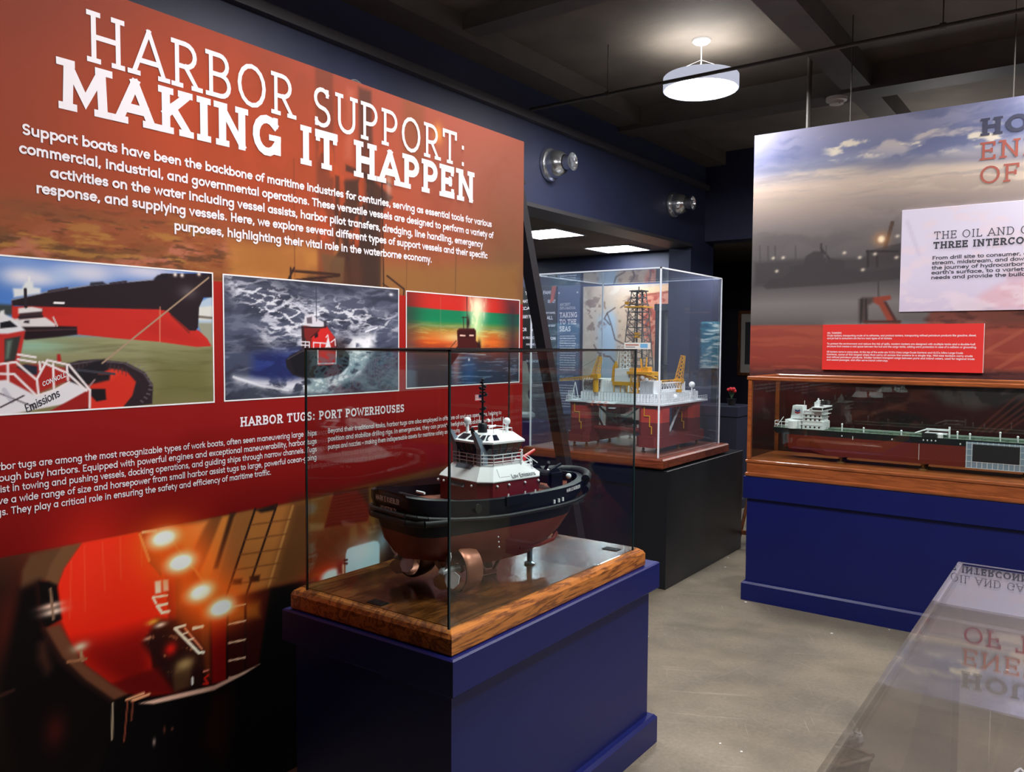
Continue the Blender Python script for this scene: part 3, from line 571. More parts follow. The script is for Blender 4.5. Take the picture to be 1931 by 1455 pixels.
PHOTO_SHIP=[
('vgrad',[(1.36,(126,118,80)),(1.5,(138,134,98)),(1.56,(150,150,110)),(1.575,(90,140,205)),(1.77,(58,104,192))]),
('glow',(.9625,1.723),.06,.03,(226,222,232),1,1),
('glow',(1.011,1.718),.05,.02,(226,222,232),.8,1),
('glow',(1.109,1.742),.09,.03,(214,214,230),.9,1),
('glow',(1.304,1.759),.13,.03,(220,214,226),.9,1),
('glow',(1.153,1.742),.05,.03,(220,214,226),.6,1),
('glow',(.9397,1.762),.1,.02,(130,160,215),.8,1),
('glow',(1.062,1.73),.03,.02,(170,190,225),.8,1),
('noise',11,.2,.012,(104,100,66),.5,.75,.6,[(.818,1.561),(1.524,1.538),(1.521,1.342),(.8127,1.35)],.02),
('noise',12,.12,.01,(150,150,112),.58,.75,.5,[(.818,1.561),(1.524,1.538),(1.522,1.424),(.8151,1.448)],.02),
('poly',[(1.324,1.514),(1.524,1.525),(1.522,1.361),(1.322,1.372)],(94,92,46),.06,.6),
('glow',(.9776,1.537),.1,.02,(150,200,180),.7,1),
('poly',[(1.47,1.673),(1.526,1.701),(1.525,1.601),(1.476,1.606)],(178,196,214),.006,1),
('poly',[(1.474,1.661),(1.526,1.667),(1.525,1.623),(1.475,1.621)],(214,214,208),.004,1),
('line',[(1.473,1.631),(1.525,1.629)],(120,110,100),.008,1),
('poly',[(1.47,1.612),(1.525,1.613),(1.524,1.538),(1.496,1.55)],(150,150,130),.006,1),
('poly',[(.8638,1.646),(.9417,1.645),(.9411,1.619),(.863,1.611)],(60,66,66),.006,1),
('poly',[(.9372,1.655),(.9416,1.641),(1.005,1.646),(1.345,1.65),(1.377,1.651),(1.462,1.593),(1.477,1.587),(1.505,1.563),(1.52,1.539),(1.468,1.536),(1.337,1.552),(1.217,1.56),(1.106,1.57),(.9357,1.588)],(196,44,36),.002,1),
('poly',[(.9363,1.657),(1.025,1.683),(1.136,1.707),(1.328,1.736),(1.354,1.757),(1.526,1.77),(1.525,1.694),(1.494,1.692),(1.478,1.661),(1.473,1.597),(1.464,1.587),(1.443,1.587),(1.371,1.645),(1.342,1.649),(1.005,1.643),(.9379,1.643)],(38,26,32),.002,1),
('noise',13,.2,.05,(170,32,28),.5,.7,.4,[(1.004,1.637),(1.339,1.644),(1.435,1.587),(1.51,1.544),(1.338,1.555),(1.106,1.573)],.02),
('line',[(.9373,1.658),(1.025,1.684),(1.136,1.708),(1.328,1.738)],(150,150,160),.004,.7),
('poly',[(.9422,1.665),(.9404,1.688),(.9618,1.689),(.9718,1.708),(.9888,1.709),(.9909,1.694),(1.008,1.692),(1.008,1.679)],(224,226,228),.004,1),
('line',[(.9805,1.709),(.9808,1.719)],(230,230,230),.006,1),
('poly',[(1.139,1.707),(1.141,1.716),(1.175,1.721),(1.186,1.714)],(40,36,44),.004,1),
('line',[(1.03,1.685),(1.077,1.696)],(70,60,70),.008,1),
('line',[(1.197,1.717),(1.244,1.726)],(60,50,60),.006,1),
('poly',[(1.328,1.739),(1.341,1.751),(1.373,1.758),(1.372,1.744)],(30,24,32),.004,1),
('glow',(1.398,1.757),.006,.006,(255,240,230),1,1),
('glow',(1.421,1.757),.006,.006,(255,240,230),1,1),
('glow',(1.479,1.765),.006,.006,(255,230,210),1,1),
('glow',(1.44,1.706),.03,.02,(90,80,84),.8,1),
('line',[(1.043,1.655),(1.067,1.656)],(240,236,236),.006,1),
('line',[(1.347,1.656),(1.345,1.552)],(214,140,110),.0035,.8),
('line',[(1.382,1.634),(1.442,1.581)],(40,24,26),.006,.4),
('poly',[(.9493,1.563),(.9596,1.594),(1.101,1.592),(1.102,1.57),(1.053,1.563),(.9683,1.554)],(34,20,26),.003,1),
('poly',[(.9428,1.588),(.9432,1.609),(1.019,1.615),(1.044,1.598),(1.044,1.591)],(222,216,216),.003,1),
('poly',[(.9527,1.607),(.9557,1.635),(1.012,1.637),(1.01,1.615),(.9527,1.607)],(60,40,44),.003,1),
('poly',[(.9517,1.623),(.952,1.637),(.9849,1.642),(1.011,1.638),(1.011,1.631)],(228,222,222),.003,1),
('line',[(.9703,1.641),(.9704,1.687)],(40,34,40),.008,1),
('line',[(.9529,1.613),(1.012,1.618)],(40,30,36),.005,1),
('poly',[(.9635,1.599),(.9671,1.605),(.9782,1.606),(.978,1.598)],(50,40,50),.002,1),
('line',[(1.039,1.616),(1.049,1.593)],(210,200,200),.004,1),
('line',[(.964,1.578),(1.098,1.585)],(90,60,64),.004,.6),
('poly',[(1.067,1.488),(1.105,1.498),(1.154,1.501),(1.239,1.491),(1.296,1.461),(1.321,1.422),(1.317,1.365),(1.225,1.359),(1.064,1.353),(1.067,1.472)],(44,32,38),.003,1),
('poly',[(1.12,1.46),(1.192,1.474),(1.242,1.463),(1.268,1.433),(1.256,1.393),(1.224,1.357),(1.131,1.357),(1.124,1.416)],(206,48,34),.003,1),
('poly',[(1.147,1.47),(1.227,1.469),(1.192,1.441),(1.141,1.443)],(228,72,50),.01,.6),
('line',[(1.244,1.488),(1.246,1.494)],(120,112,118),.004,.7),
('line',[(1.26,1.483),(1.264,1.489)],(120,112,118),.004,.7),
('line',[(1.274,1.476),(1.28,1.482)],(120,112,118),.004,.7),
('line',[(1.286,1.468),(1.294,1.472)],(120,112,118),.004,.7),
('line',[(1.296,1.457),(1.305,1.461)],(120,112,118),.004,.7),
('line',[(1.304,1.446),(1.313,1.448)],(120,112,118),.004,.7),
('line',[(1.308,1.434),(1.318,1.435)],(120,112,118),.004,.7),
('line',[(1.309,1.421),(1.319,1.421)],(120,112,118),.004,.7),
('line',[(1.307,1.409),(1.316,1.407)],(120,112,118),.004,.7),
('line',[(1.301,1.397),(1.31,1.394)],(120,112,118),.004,.7),
('line',[(1.293,1.387),(1.301,1.382)],(120,112,118),.004,.7),
('line',[(1.282,1.377),(1.288,1.372)],(120,112,118),.004,.7),
('line',[(1.093,1.484),(1.093,1.467)],(70,56,60),.003,.8),
('line',[(1.104,1.486),(1.104,1.47)],(70,56,60),.003,.8),
('line',[(1.115,1.489),(1.115,1.472)],(70,56,60),.003,.8),
('line',[(1.126,1.491),(1.126,1.474)],(70,56,60),.003,.8),
('line',[(1.137,1.492),(1.137,1.476)],(70,56,60),.003,.8),
('line',[(1.148,1.493),(1.148,1.476)],(70,56,60),.003,.8),
('line',[(1.159,1.493),(1.159,1.476)],(70,56,60),.003,.8),
('line',[(1.17,1.492),(1.17,1.475)],(70,56,60),.003,.8),
('line',[(1.181,1.49),(1.181,1.473)],(70,56,60),.003,.8),
('line',[(1.193,1.487),(1.192,1.47)],(70,56,60),.003,.8),
('line',[(1.204,1.484),(1.204,1.467)],(70,56,60),.003,.8),
('line',[(1.216,1.48),(1.215,1.463)],(70,56,60),.003,.8),
('line',[(1.227,1.475),(1.227,1.458)],(70,56,60),.003,.8),
('line',[(1.239,1.47),(1.238,1.453)],(70,56,60),.003,.8),
('line',[(1.078,1.487),(1.153,1.497),(1.233,1.489),(1.292,1.458),(1.318,1.419)],(92,82,88),.005,.8),
('poly',[(1.099,1.466),(1.142,1.493),(1.176,1.501),(1.187,1.47),(1.158,1.459),(1.192,1.458),(1.189,1.441),(1.119,1.427)],(30,26,32),.005,1),
('poly',[(1.135,1.418),(1.177,1.416),(1.179,1.385),(1.151,1.381),(1.135,1.399)],(28,22,26),.003,1),
('line',[(1.513,1.756),(1.17,1.49)],(166,138,114),.005,1),
('line',[(1.099,1.472),(1.204,1.458)],(60,60,70),.007,1),
('line',[(1.124,1.416),(1.147,1.443)],(150,120,120),.005,1),
('poly',[(.7762,1.58),(.9679,1.578),(.9506,1.493),(.919,1.475),(.7728,1.45)],(188,46,42),.003,1),
('poly',[(.7774,1.628),(.9132,1.623),(.9409,1.609),(.9679,1.579),(.9259,1.57),(.7758,1.565)],(226,224,228),.003,1),
('poly',[(.9079,1.598),(.9314,1.604),(.9499,1.588),(.9076,1.583)],(24,24,32),.002,1),
('poly',[(.9171,1.556),(.956,1.564),(.9412,1.501),(.9157,1.495)],(52,52,50),.003,1),
('poly',[(.9226,1.551),(.9349,1.553),(.9262,1.506),(.9187,1.504)],(120,150,130),.006,.7),
('poly',[(.9087,1.628),(.918,1.631),(.9186,1.618),(.9084,1.615)],(230,230,230),.003,1),
('poly',[(.7736,1.479),(1.001,1.49),(1.067,1.478),(1.082,1.445),(.9944,1.411),(.7721,1.421)],(168,40,36),.006,1),
('poly',[(.9451,1.483),(.9669,1.49),(.9951,1.484),(.9946,1.461),(.9711,1.464)],(36,40,56),.003,1),
('poly',[(1.047,1.516),(1.055,1.516),(1.058,1.494),(1.046,1.494)],(170,30,28),.003,1),
('poly',[(.7726,1.44),(.9184,1.45),(.9943,1.403),(1.082,1.439),(1.129,1.418),(1.124,1.388),(.9022,1.356),(.7703,1.353)],(228,224,230),.003,1),
('poly',[(1.023,1.361),(1.129,1.415),(1.134,1.365),(1.023,1.356)],(150,30,28),.003,1),
('line',[(.9036,1.415),(.9887,1.374)],(120,110,116),.004,1),
('line',[(.9131,1.424),(.9311,1.393)],(180,176,190),.012,.6),
('line',[(.9027,1.379),(.9601,1.407)],(60,50,56),.004,1),
('line',[(.9054,1.491),(.943,1.496),(.9928,1.448),(1.021,1.5),(1.078,1.486),(1.133,1.415)],(238,226,228),.006,1),
('line',[(.9048,1.466),(.9375,1.465),(.9919,1.405),(1.04,1.419),(1.077,1.439)],(238,226,228),.006,1),
('line',[(1.009,1.495),(1.072,1.464),(1.124,1.413)],(238,226,228),.006,1),
('line',[(.9482,1.516),(.9917,1.508)],(238,226,228),.006,1),
('line',[(.9479,1.503),(.9914,1.495)],(238,226,228),.006,1),
('line',[(.9231,1.491),(.9229,1.444)],(238,226,228),.006,1),
('line',[(.9943,1.447),(.9968,1.405)],(238,226,228),.006,1),
('line',[(1.036,1.489),(1.037,1.419)],(238,226,228),.006,1),
('line',[(1.072,1.483),(1.074,1.445)],(238,226,228),.006,1),
('line',[(1.133,1.415),(1.132,1.365)],(238,226,228),.006,1),
('line',[(1.001,1.495),(1.003,1.474)],(238,226,228),.006,1)]
PHOTO_WAVES=[
('vgrad',[(1.36,(60,64,78)),(1.5,(66,72,96)),(1.65,(84,88,108)),(1.77,(72,74,92))]),
('noise',21,.2,.05,(44,46,62),.6,.9,.7,None,.03),
('noise',22,.12,.03,(120,124,142),.68,.88,.55,None,.03),
('noise',23,.1,.028,(206,206,220),.68,.84,.85,[(1.562,1.768),(1.767,1.761),(1.939,1.696),(2.37,1.669),(2.37,1.609),(2.047,1.572),(1.893,1.506),(1.731,1.552),(1.635,1.671)],.05),
('noise',24,.05,.018,(236,236,244),.68,.82,.85,[(1.562,1.768),(1.714,1.763),(1.894,1.694),(2.122,1.71),(2.37,1.629),(2.37,1.609),(2.129,1.617),(1.893,1.571),(1.731,1.563)],.05),
('poly',[(1.678,1.51),(1.864,1.524),(1.863,1.424),(1.67,1.429)],(38,52,122),.03,.85),
('noise',25,.1,.03,(28,34,80),.6,.8,.7,[(1.665,1.513),(1.864,1.524),(1.863,1.424),(1.664,1.429)],.02),
('noise',26,.09,.05,(228,230,240),.5,.7,.95,[(1.6,1.438),(1.791,1.415),(2.014,1.432),(2.129,1.517),(2.241,1.594),(2.25,1.542),(2.162,1.434),(1.998,1.372),(1.819,1.379),(1.613,1.421)],.02),
('noise',28,.06,.035,(240,240,246),.48,.68,.95,[(2.047,1.566),(2.215,1.587),(2.237,1.542),(2.129,1.479),(2.014,1.371),(1.907,1.382),(1.922,1.417),(2.046,1.456)],.02),
('line',[(1.6,1.438),(1.71,1.404),(1.819,1.385)],(230,230,238),.008,.7),
('poly',[(1.81,1.489),(1.828,1.506),(1.878,1.527),(1.923,1.532),(2.079,1.536),(2.106,1.504),(2.102,1.467),(2.062,1.437),(1.991,1.424),(1.892,1.425),(1.841,1.437),(1.813,1.466)],(30,26,34),.004,1),
('poly',[(1.879,1.611),(1.923,1.615),(1.93,1.53),(1.882,1.532)],(52,30,32),.003,1),
('poly',[(1.89,1.612),(1.992,1.617),(2.035,1.572),(2.049,1.536),(1.923,1.532),(1.893,1.571)],(120,36,34),.003,1),
('poly',[(1.927,1.571),(1.961,1.601),(1.996,1.611),(2.039,1.566),(2.041,1.536),(1.923,1.535)],(206,40,38),.003,1),
('poly',[(1.894,1.647),(1.927,1.656),(1.954,1.637),(1.986,1.626),(1.986,1.613),(1.954,1.606),(1.892,1.614)],(214,210,218),.003,1),
('poly',[(1.903,1.641),(1.927,1.645),(1.928,1.621),(1.905,1.621)],(70,60,70),.003,.8),
('poly',[(1.981,1.632),(1.994,1.631),(1.992,1.608),(1.983,1.609)],(50,44,54),.003,.9),
('poly',[(1.827,1.501),(1.878,1.522),(1.893,1.518),(1.892,1.435),(1.849,1.442)],(18,16,24),.006,.8),
('line',[(1.82,1.495),(1.882,1.522),(2.079,1.526)],(90,80,86),.004,.7),
('line',[(1.923,1.571),(1.961,1.598)],(60,20,20),.004,1),
('poly',[(1.938,1.58),(1.954,1.589),(1.955,1.574),(1.94,1.568)],(40,20,26),.002,1),
('poly',[(1.953,1.526),(2.041,1.526),(2.037,1.471),(1.953,1.47)],(196,40,46),.003,1),
('line',[(1.947,1.761),(1.948,1.631)],(60,60,74),.004,1),
('line',[(1.894,1.606),(1.992,1.609)],(40,30,36),.005,1),
('poly',[(1.988,1.535),(2,1.572),(2.015,1.536)],(238,236,240),.003,1),
('glow',(2.063,1.545),.04,.03,(44,34,42),.9,1),
('line',[(1.879,1.556),(1.915,1.554),(1.914,1.53)],(230,226,232),.004,1),
('line',[(1.878,1.544),(1.915,1.542)],(230,226,232),.004,1),
('line',[(1.897,1.556),(1.895,1.526)],(230,226,232),.004,1),
('line',[(1.934,1.553),(1.992,1.55)],(230,226,232),.004,1),
('line',[(1.934,1.553),(1.934,1.532)],(230,226,232),.004,1),
('line',[(1.965,1.552),(1.964,1.535)],(230,226,232),.004,1),
('line',[(1.992,1.572),(2,1.581),(2.011,1.536)],(230,226,232),.004,1),
('line',[(2.015,1.554),(2.035,1.566),(2.037,1.542)],(230,226,232),.004,1),
('line',[(1.953,1.526),(1.953,1.476)],(230,226,232),.004,1),
('line',[(2.041,1.526),(2.039,1.474)],(230,226,232),.004,1),
('line',[(1.953,1.476),(2.039,1.476)],(230,226,232),.004,1),
('noise',27,.02,.012,(90,120,136),.5,.7,.5,[(1.915,1.518),(2.37,1.516),(2.369,1.362),(1.914,1.369)],.02),
('glow',(2.328,1.746),.012,.006,(230,230,236),1,1),
('line',[(2.189,1.596),(2.25,1.613)],(230,230,240),.006,1)]
PHOTO_HULL=[
('vgrad',[(1.36,(40,52,72)),(1.45,(48,60,84)),(1.52,(120,52,40)),(1.56,(214,84,34)),(1.6,(190,120,50)),(1.63,(110,140,70)),(1.65,(24,130,84)),(1.695,(18,120,80)),(1.7,(205,44,36)),(1.77,(200,50,42))]),
('poly',[(2.408,1.704),(3.203,1.681),(3.203,1.645),(2.992,1.667),(2.408,1.69)],(24,126,84),.006,1),
('noise',41,.1,.01,(206,190,110),.48,.7,.7,[(2.418,1.637),(3.122,1.615),(3.122,1.576),(2.418,1.576)],.02),
('noise',42,.14,.01,(230,120,40),.45,.7,.7,[(2.418,1.576),(3.123,1.568),(3.123,1.513),(2.418,1.529)],.02),
('line',[(2.418,1.633),(3.122,1.615)],(130,150,110),.005,.7),
('glow',(2.881,1.716),.06,.07,(255,252,220),1,1),
('glow',(2.87,1.633),.05,.08,(200,244,170),.9,1),
('glow',(2.753,1.58),.12,.02,(244,232,150),.8,1),
('glow',(2.858,1.559),.07,.03,(255,200,90),.8,1),
('noise',43,.02,.05,(255,250,210),.5,.7,.6,[(2.821,1.78),(2.941,1.771),(2.93,1.612),(2.822,1.61)],.02),
('poly',[(3.094,1.779),(3.215,1.769),(3.22,1.343),(3.098,1.347)],(44,42,54),.1,.85),
('glow',(2.418,1.623),.08,.3,(60,36,40),.6,1),
('poly',[(2.418,1.516),(2.665,1.515),(2.687,1.363),(2.418,1.367)],(60,44,54),.03,.8),
('glow',(2.437,1.421),.04,.12,(80,110,130),.6,1),
('glow',(2.731,1.456),.03,.1,(176,120,120),.7,1),
('glow',(2.823,1.44),.05,.1,(50,90,150),.6,1),
('noise',44,.1,.006,(140,160,190),.55,.7,.5,[(2.698,1.514),(3.191,1.496),(3.192,1.352),(2.698,1.363)],.02),
('poly',[(2.698,1.457),(2.67,1.486),(2.742,1.544),(2.736,1.609),(2.753,1.62),(2.858,1.622),(2.87,1.611),(2.87,1.566),(2.906,1.544),(2.907,1.514),(2.754,1.507)],(72,24,24),.004,1),
('poly',[(2.742,1.609),(2.867,1.611),(2.858,1.581),(2.748,1.58)],(58,18,20),.004,1),
('line',[(2.759,1.589),(2.793,1.588)],(255,210,190),.006,1),
('line',[(2.825,1.59),(2.852,1.59)],(255,210,190),.006,1),
('line',[(2.804,1.764),(2.808,1.621)],(60,40,44),.005,1),
('line',[(2.781,1.672),(2.782,1.621)],(50,34,36),.006,1),
('line',[(2.767,1.668),(2.805,1.67)],(50,34,36),.004,1),
('glow',(2.814,1.647),.012,.03,(44,30,30),1,1),
('line',[(2.731,1.565),(2.676,1.522)],(110,60,40),.005,1),
('glow',(2.894,1.551),.012,.02,(40,24,24),1,1),
('line',[(2.709,1.514),(2.943,1.502)],(180,170,180),.003,1),
('glow',(2.821,1.481),.006,.006,(255,250,250),1,1),
('line',[(2.626,1.755),(2.627,1.571)],(190,150,120),.002,.5)]
MURAL_PORT=[
('vgrad',[(.8,(52,26,26)),(1.3,(74,34,32)),(1.36,(96,48,44)),(1.45,(140,62,52)),(1.685,(146,70,60)),(1.692,(92,88,88)),(1.76,(112,106,106)),(1.83,(122,116,116)),(1.9,(100,95,96)),(1.95,(84,80,82)),(2.1,(92,88,90)),(2.3,(124,116,116)),(2.45,(168,152,144)),(2.58,(204,184,170)),(2.64,(184,174,176)),(2.7,(150,152,176)),(2.78,(128,132,166)),(2.9,(150,150,180)),(3,(160,158,184))]),
('noise',51,.5,.1,(104,112,150),.5,.7,.7,[(-1.919,3.013),(-.381,2.958),(.8937,2.864),(.9094,2.49),(-.3691,2.599),(-1.913,2.717)],.06),
('noise',52,.3,.06,(208,196,192),.55,.72,.85,[(-1.597,2.887),(-.3777,2.857),(.8976,2.771),(.9094,2.49),(-.3699,2.622),(-1.595,2.796)],.06),
('noise',53,.12,.04,(240,228,206),.6,.72,.9,[(-1.47,2.881),(-.572,2.808),(.9016,2.677),(.9071,2.546),(-.5683,2.694),(-1.441,2.712)],.05),
('noise',54,.25,.05,(214,196,180),.45,.6,.8,[(-1.913,2.704),(-1.342,2.68),(-.3684,2.577),(.911,2.453),(.9165,2.322),(-.3639,2.442),(-1.91,2.61)],.04),
('noise',55,.5,.03,(150,142,146),.5,.7,.5,[(-1.913,2.717),(-.3684,2.577),(.9102,2.472),(.9197,2.247),(-.3617,2.374),(-1.909,2.529)],.05),
('poly',[(-1.912,2.691),(-1.722,2.682),(-1.465,2.683),(-1.269,2.665),(-1.036,2.636),(-.8804,2.635),(-.3688,2.588),(-.3702,2.633),(-.8817,2.677),(-1.222,2.697),(-1.593,2.705),(-1.913,2.731)],(120,124,150),.03,.6),
('noise',56,.9,.12,(84,80,82),.5,.8,.4,[(-1.907,2.447),(-.3602,2.329),(-.349,1.99),(-1.898,2.068)],.1),
('poly',[(-1.899,2.108),(-1.656,2.115),(-1.254,2.099),(-.9993,2.145),(.9252,2.115),(.9363,1.851),(-.9944,1.974),(-1.896,1.952)],(66,62,64),.02,.8),
('poly',[(-1.841,1.95),(-1.787,1.995),(-1.706,1.998),(-1.667,2.03),(-1.668,2.069),(-1.577,2.078),(-1.566,2.13),(-1.515,2.159),(-1.452,2.155),(-1.451,2.116),(-1.326,2.09),(-1.325,2.033),(-1.157,2.018),(-.9961,2.035),(-.9827,1.961),(-1.323,1.943),(-1.813,1.929)],(66,62,64),.008,.92),
('line',[(-1.47,2.201),(-1.467,2.15)],(60,56,58),.012,1),
('line',[(-1.471,2.176),(-1.419,2.108)],(60,56,58),.012,1),
('line',[(-1.101,2.115),(-1.055,2.303)],(88,72,64),.022,1),
('poly',[(-1.201,2.139),(-.989,2.181),(-.975,2.083),(-1.099,2.053),(-1.193,2.045)],(70,64,66),.006,.8),
('line',[(-1.196,2.139),(-1.021,2.128)],(52,48,50),.012,1),
('line',[(-1.19,2.139),(-1.187,2.045)],(54,50,52),.012,1),
('line',[(-1.137,2.135),(-1.134,2.042)],(54,50,52),.01,1),
('glow',(-1.115,2.208),.045,.04,(226,150,90),.6,1),
('glow',(-1.115,2.208),.02,.022,(255,236,200),1,2),
('glow',(-1.774,2.131),.011,.009,(236,222,200),.9,1),
('glow',(-1.71,2.13),.011,.009,(236,222,200),.9,1),
('glow',(-1.328,2.138),.011,.009,(236,222,200),.9,1),
('glow',(-1.026,2.092),.011,.009,(236,222,200),.9,1),
('glow',(-1.236,2.104),.011,.009,(236,222,200),.9,1),
('glow',(-1.148,2.12),.011,.009,(236,222,200),.9,1),
('glow',(-1.216,2.027),.011,.009,(236,222,200),.9,1),
('glow',(-1.75,2.044),.011,.009,(236,222,200),.9,1),
('glow',(-.9399,2.03),.011,.009,(236,222,200),.9,1),
('glow',(-1.024,2.22),.011,.009,(236,222,200),.9,1),
('line',[(-1.867,2.215),(-1.862,2.106)],(76,72,74),.01,.7),
('line',[(-1.812,2.211),(-1.807,2.103)],(76,72,74),.01,.7),
('line',[(-1.765,2.208),(-1.76,2.101)],(76,72,74),.01,.7),
('line',[(-1.632,2.199),(-1.627,2.094)],(76,72,74),.01,.7),
('line',[(-1.44,2.187),(-1.435,2.083)],(76,72,74),.01,.7),
('poly',[(-1.158,1.855),(-1.054,1.865),(-1.048,1.84),(-1.093,1.829),(-.9977,1.69),(-1.055,1.689),(-1.116,1.804),(-1.151,1.824)],(140,66,52),.006,1),
('poly',[(-1.093,1.829),(-1.076,1.828),(-1.004,1.697),(-1.02,1.693)],(70,44,42),.006,1),
('poly',[(-1.235,1.845),(-1.212,1.857),(-1.152,1.855),(-1.151,1.824),(-1.181,1.806),(-1.178,1.699),(-1.231,1.699)],(70,58,56),.012,.9),
('line',[(-1.126,1.948),(-1.12,1.861)],(66,60,60),.007,1),
('line',[(-1.217,1.845),(-1.219,1.699)],(44,40,42),.01,1),
('line',[(-1.193,1.844),(-1.186,1.699)],(44,40,42),.01,1),
('line',[(-1.196,1.705),(-.998,1.703)],(70,44,40),.02,1),
('poly',[(-.8527,1.692),(-.8329,1.761),(-.7477,1.796),(-.343,1.809),(.9371,1.832),(.9447,1.652),(-.8741,1.671)],(120,66,56),.02,.9),
('noise',57,.1,.04,(70,42,40),.5,.7,.7,[(-.8551,1.774),(-.3423,1.786),(.9387,1.794),(.9451,1.643),(-.8739,1.665)],.02),
('noise',58,.3,.03,(168,84,64),.52,.7,.6,[(-1.918,1.686),(.9443,1.662),(.9539,1.434),(-1.911,1.356)],.02),
('line',[(-.5815,1.498),(-.3571,1.65)],(170,92,72),.02,.6),
('line',[(-.4976,1.418),(-.353,1.524)],(170,92,72),.02,.6),
('poly',[(-1.925,1.39),(-.3302,1.422),(.9539,1.434),(.9559,1.387),(-1.924,1.314)],(80,48,48),.02,.8),
('noise',59,.12,.012,(60,36,40),.5,.65,.8,[(-1.746,1.401),(-.3302,1.422),(-.3284,1.365),(-1.745,1.333)],.01),
('noise',60,.3,.1,(40,30,34),.45,.7,.8,[(-1.921,1.33),(-.3464,1.327),(.8815,1.33),(.9008,.8658),(-1.91,.8057)],.05),
('noise',61,.12,.05,(120,62,52),.55,.72,.5,[(-1.509,1.314),(-.8183,1.292),(-.8118,1.071),(-1.503,1.073)],.05),
('poly',[(-.8186,1.301),(-.3466,1.336),(.6223,1.326),(.6243,1.275),(-.4017,1.258),(-.5831,1.189),(-.7372,1.216)],(104,92,92),.04,.7),
('noise',62,.07,.07,(60,46,48),.5,.6,.9,[(-.8348,1.31),(-.3469,1.344),(.6214,1.348),(.6252,1.253),(-.5829,1.181)],.03),
('line',[(-.5791,1.06),(-.3877,1.267)],(126,62,54),.012,.6),
('line',[(-.5417,1.062),(-.3381,1.269)],(126,62,54),.012,.6),
('line',[(-.5047,1.065),(-.2891,1.271)],(126,62,54),.012,.6),
('line',[(-.468,1.068),(-.2408,1.274)],(126,62,54),.012,.6),
('line',[(-.4317,1.07),(-.193,1.276)],(126,62,54),.012,.6),
('poly',[(-1.323,1.179),(-1.278,1.19),(-1.277,1.134),(-1.321,1.122)],(96,66,66),.02,.7),
('line',[(-1.145,1.132),(-.9373,1.216)],(110,60,54),.02,.5)]
MAP_ART=[
('vgrad',[(.4,(176,160,150)),(1.2,(190,172,158)),(2,(196,176,158)),(2.4,(190,166,146))]),
('noise',71,.3,.3,(150,130,116),.5,.7,.6,None,.03),
('noise',72,.1,.1,(206,192,176),.55,.7,.6,None,.03),
('poly',[(-5.426,1.905),(-5.251,2.007),(-5.131,1.901),(-5.099,1.277),(-5.236,.924),(-5.417,1.2)],(164,190,214),.08,.8),
('poly',[(-5.159,2.178),(-4.423,2.289),(-4.397,.8237),(-5.136,.6482)],(206,172,140),.06,.7),
('poly',[(-4.829,2.25),(-4.14,2.344),(-4.135,2.05),(-4.404,2.037),(-4.396,1.559),(-4.551,1.289),(-4.743,1.625),(-4.808,1.897)],(206,128,98),.03,.9),
('poly',[(-4.837,2.271),(-4.133,2.337),(-4.132,2.265),(-4.835,2.196)],(224,178,136),.01,.9),
('poly',[(-4.835,2.196),(-4.132,2.265),(-4.131,2.239),(-4.835,2.169)],(150,70,50),.006,.9),
('noise',73,.05,.05,(160,60,44),.52,.6,.8,[(-4.812,2.168),(-4.138,2.227),(-4.135,2.05),(-4.404,2.037),(-4.396,1.559),(-4.551,1.289),(-4.768,1.76)],.02),
('noise',74,.06,.05,(110,84,76),.55,.6,.6,[(-5.618,2.192),(-5.334,2.218),(-5.25,1.903),(-5.447,1.624),(-5.613,1.766)],.03),
('noise',75,.08,.06,(130,100,84),.56,.62,.6,[(-5.135,2.178),(-4.79,2.201),(-4.776,1.352),(-5.121,1.207)],.03),
('line',[(-5.291,1.973),(-5.233,1.833),(-5.167,1.624),(-5.048,1.569),(-5.009,1.521)],(80,60,56),.018,.8),
('line',[(-5.173,2.04),(-5.291,1.973),(-5.33,1.904),(-5.249,1.819)],(80,60,56),.018,.8),
('line',[(-5.016,2.003),(-4.937,1.899),(-4.997,1.762),(-4.895,1.625),(-4.946,1.487),(-4.851,1.283)],(80,60,56),.018,.8),
('line',[(-5.487,1.553),(-5.42,1.447),(-5.323,1.427)],(80,60,56),.018,.8),
('line',[(-4.713,2.098),(-4.652,1.962),(-4.724,1.828),(-4.668,1.625),(-4.684,1.218)],(80,60,56),.018,.8),
('line',[(-4.942,2.172),(-5.033,2.072),(-5.094,2.039)],(80,60,56),.018,.8),
('line',[(-5.403,1.412),(-5.243,1.4),(-5.122,1.277),(-5.174,1.066)],(80,60,56),.018,.8),
('line',[(-4.591,1.894),(-4.523,1.759),(-4.555,1.491)],(80,60,56),.018,.8)]
# ------------------------------------------------------------------ materials in use
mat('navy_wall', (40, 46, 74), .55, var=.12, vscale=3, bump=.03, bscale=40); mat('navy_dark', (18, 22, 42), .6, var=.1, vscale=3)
mat('navy_paint', (5, 17, 82), .42, spec=.4, var=.06, vscale=4, bump=.03, bscale=90); mat('black_paint', (24, 25, 30), .4, spec=.4, bump=.02, bscale=60)
mat('ceiling_paint', (92, 85, 78), .8, var=.25, vscale=2.2, bump=.15, bscale=30); mat('ceiling_steel', (78, 72, 67), .6, var=.15, vscale=6); mat('trim_paint', (62, 60, 64), .5)
mat('pipe_paint', (70, 66, 62), .5); mat('white_metal', (224, 226, 230), .4); mat('white_plastic', (230, 228, 224), .45)
mat('chrome', (226, 229, 234), .2, metal=.92, spec=.6); mat('dark_metal', (28, 28, 32), .35, metal=.4); mat('black_rubber', (16, 16, 19), .55); mat('nozzle_dark', (30, 32, 38), .5)
printed()
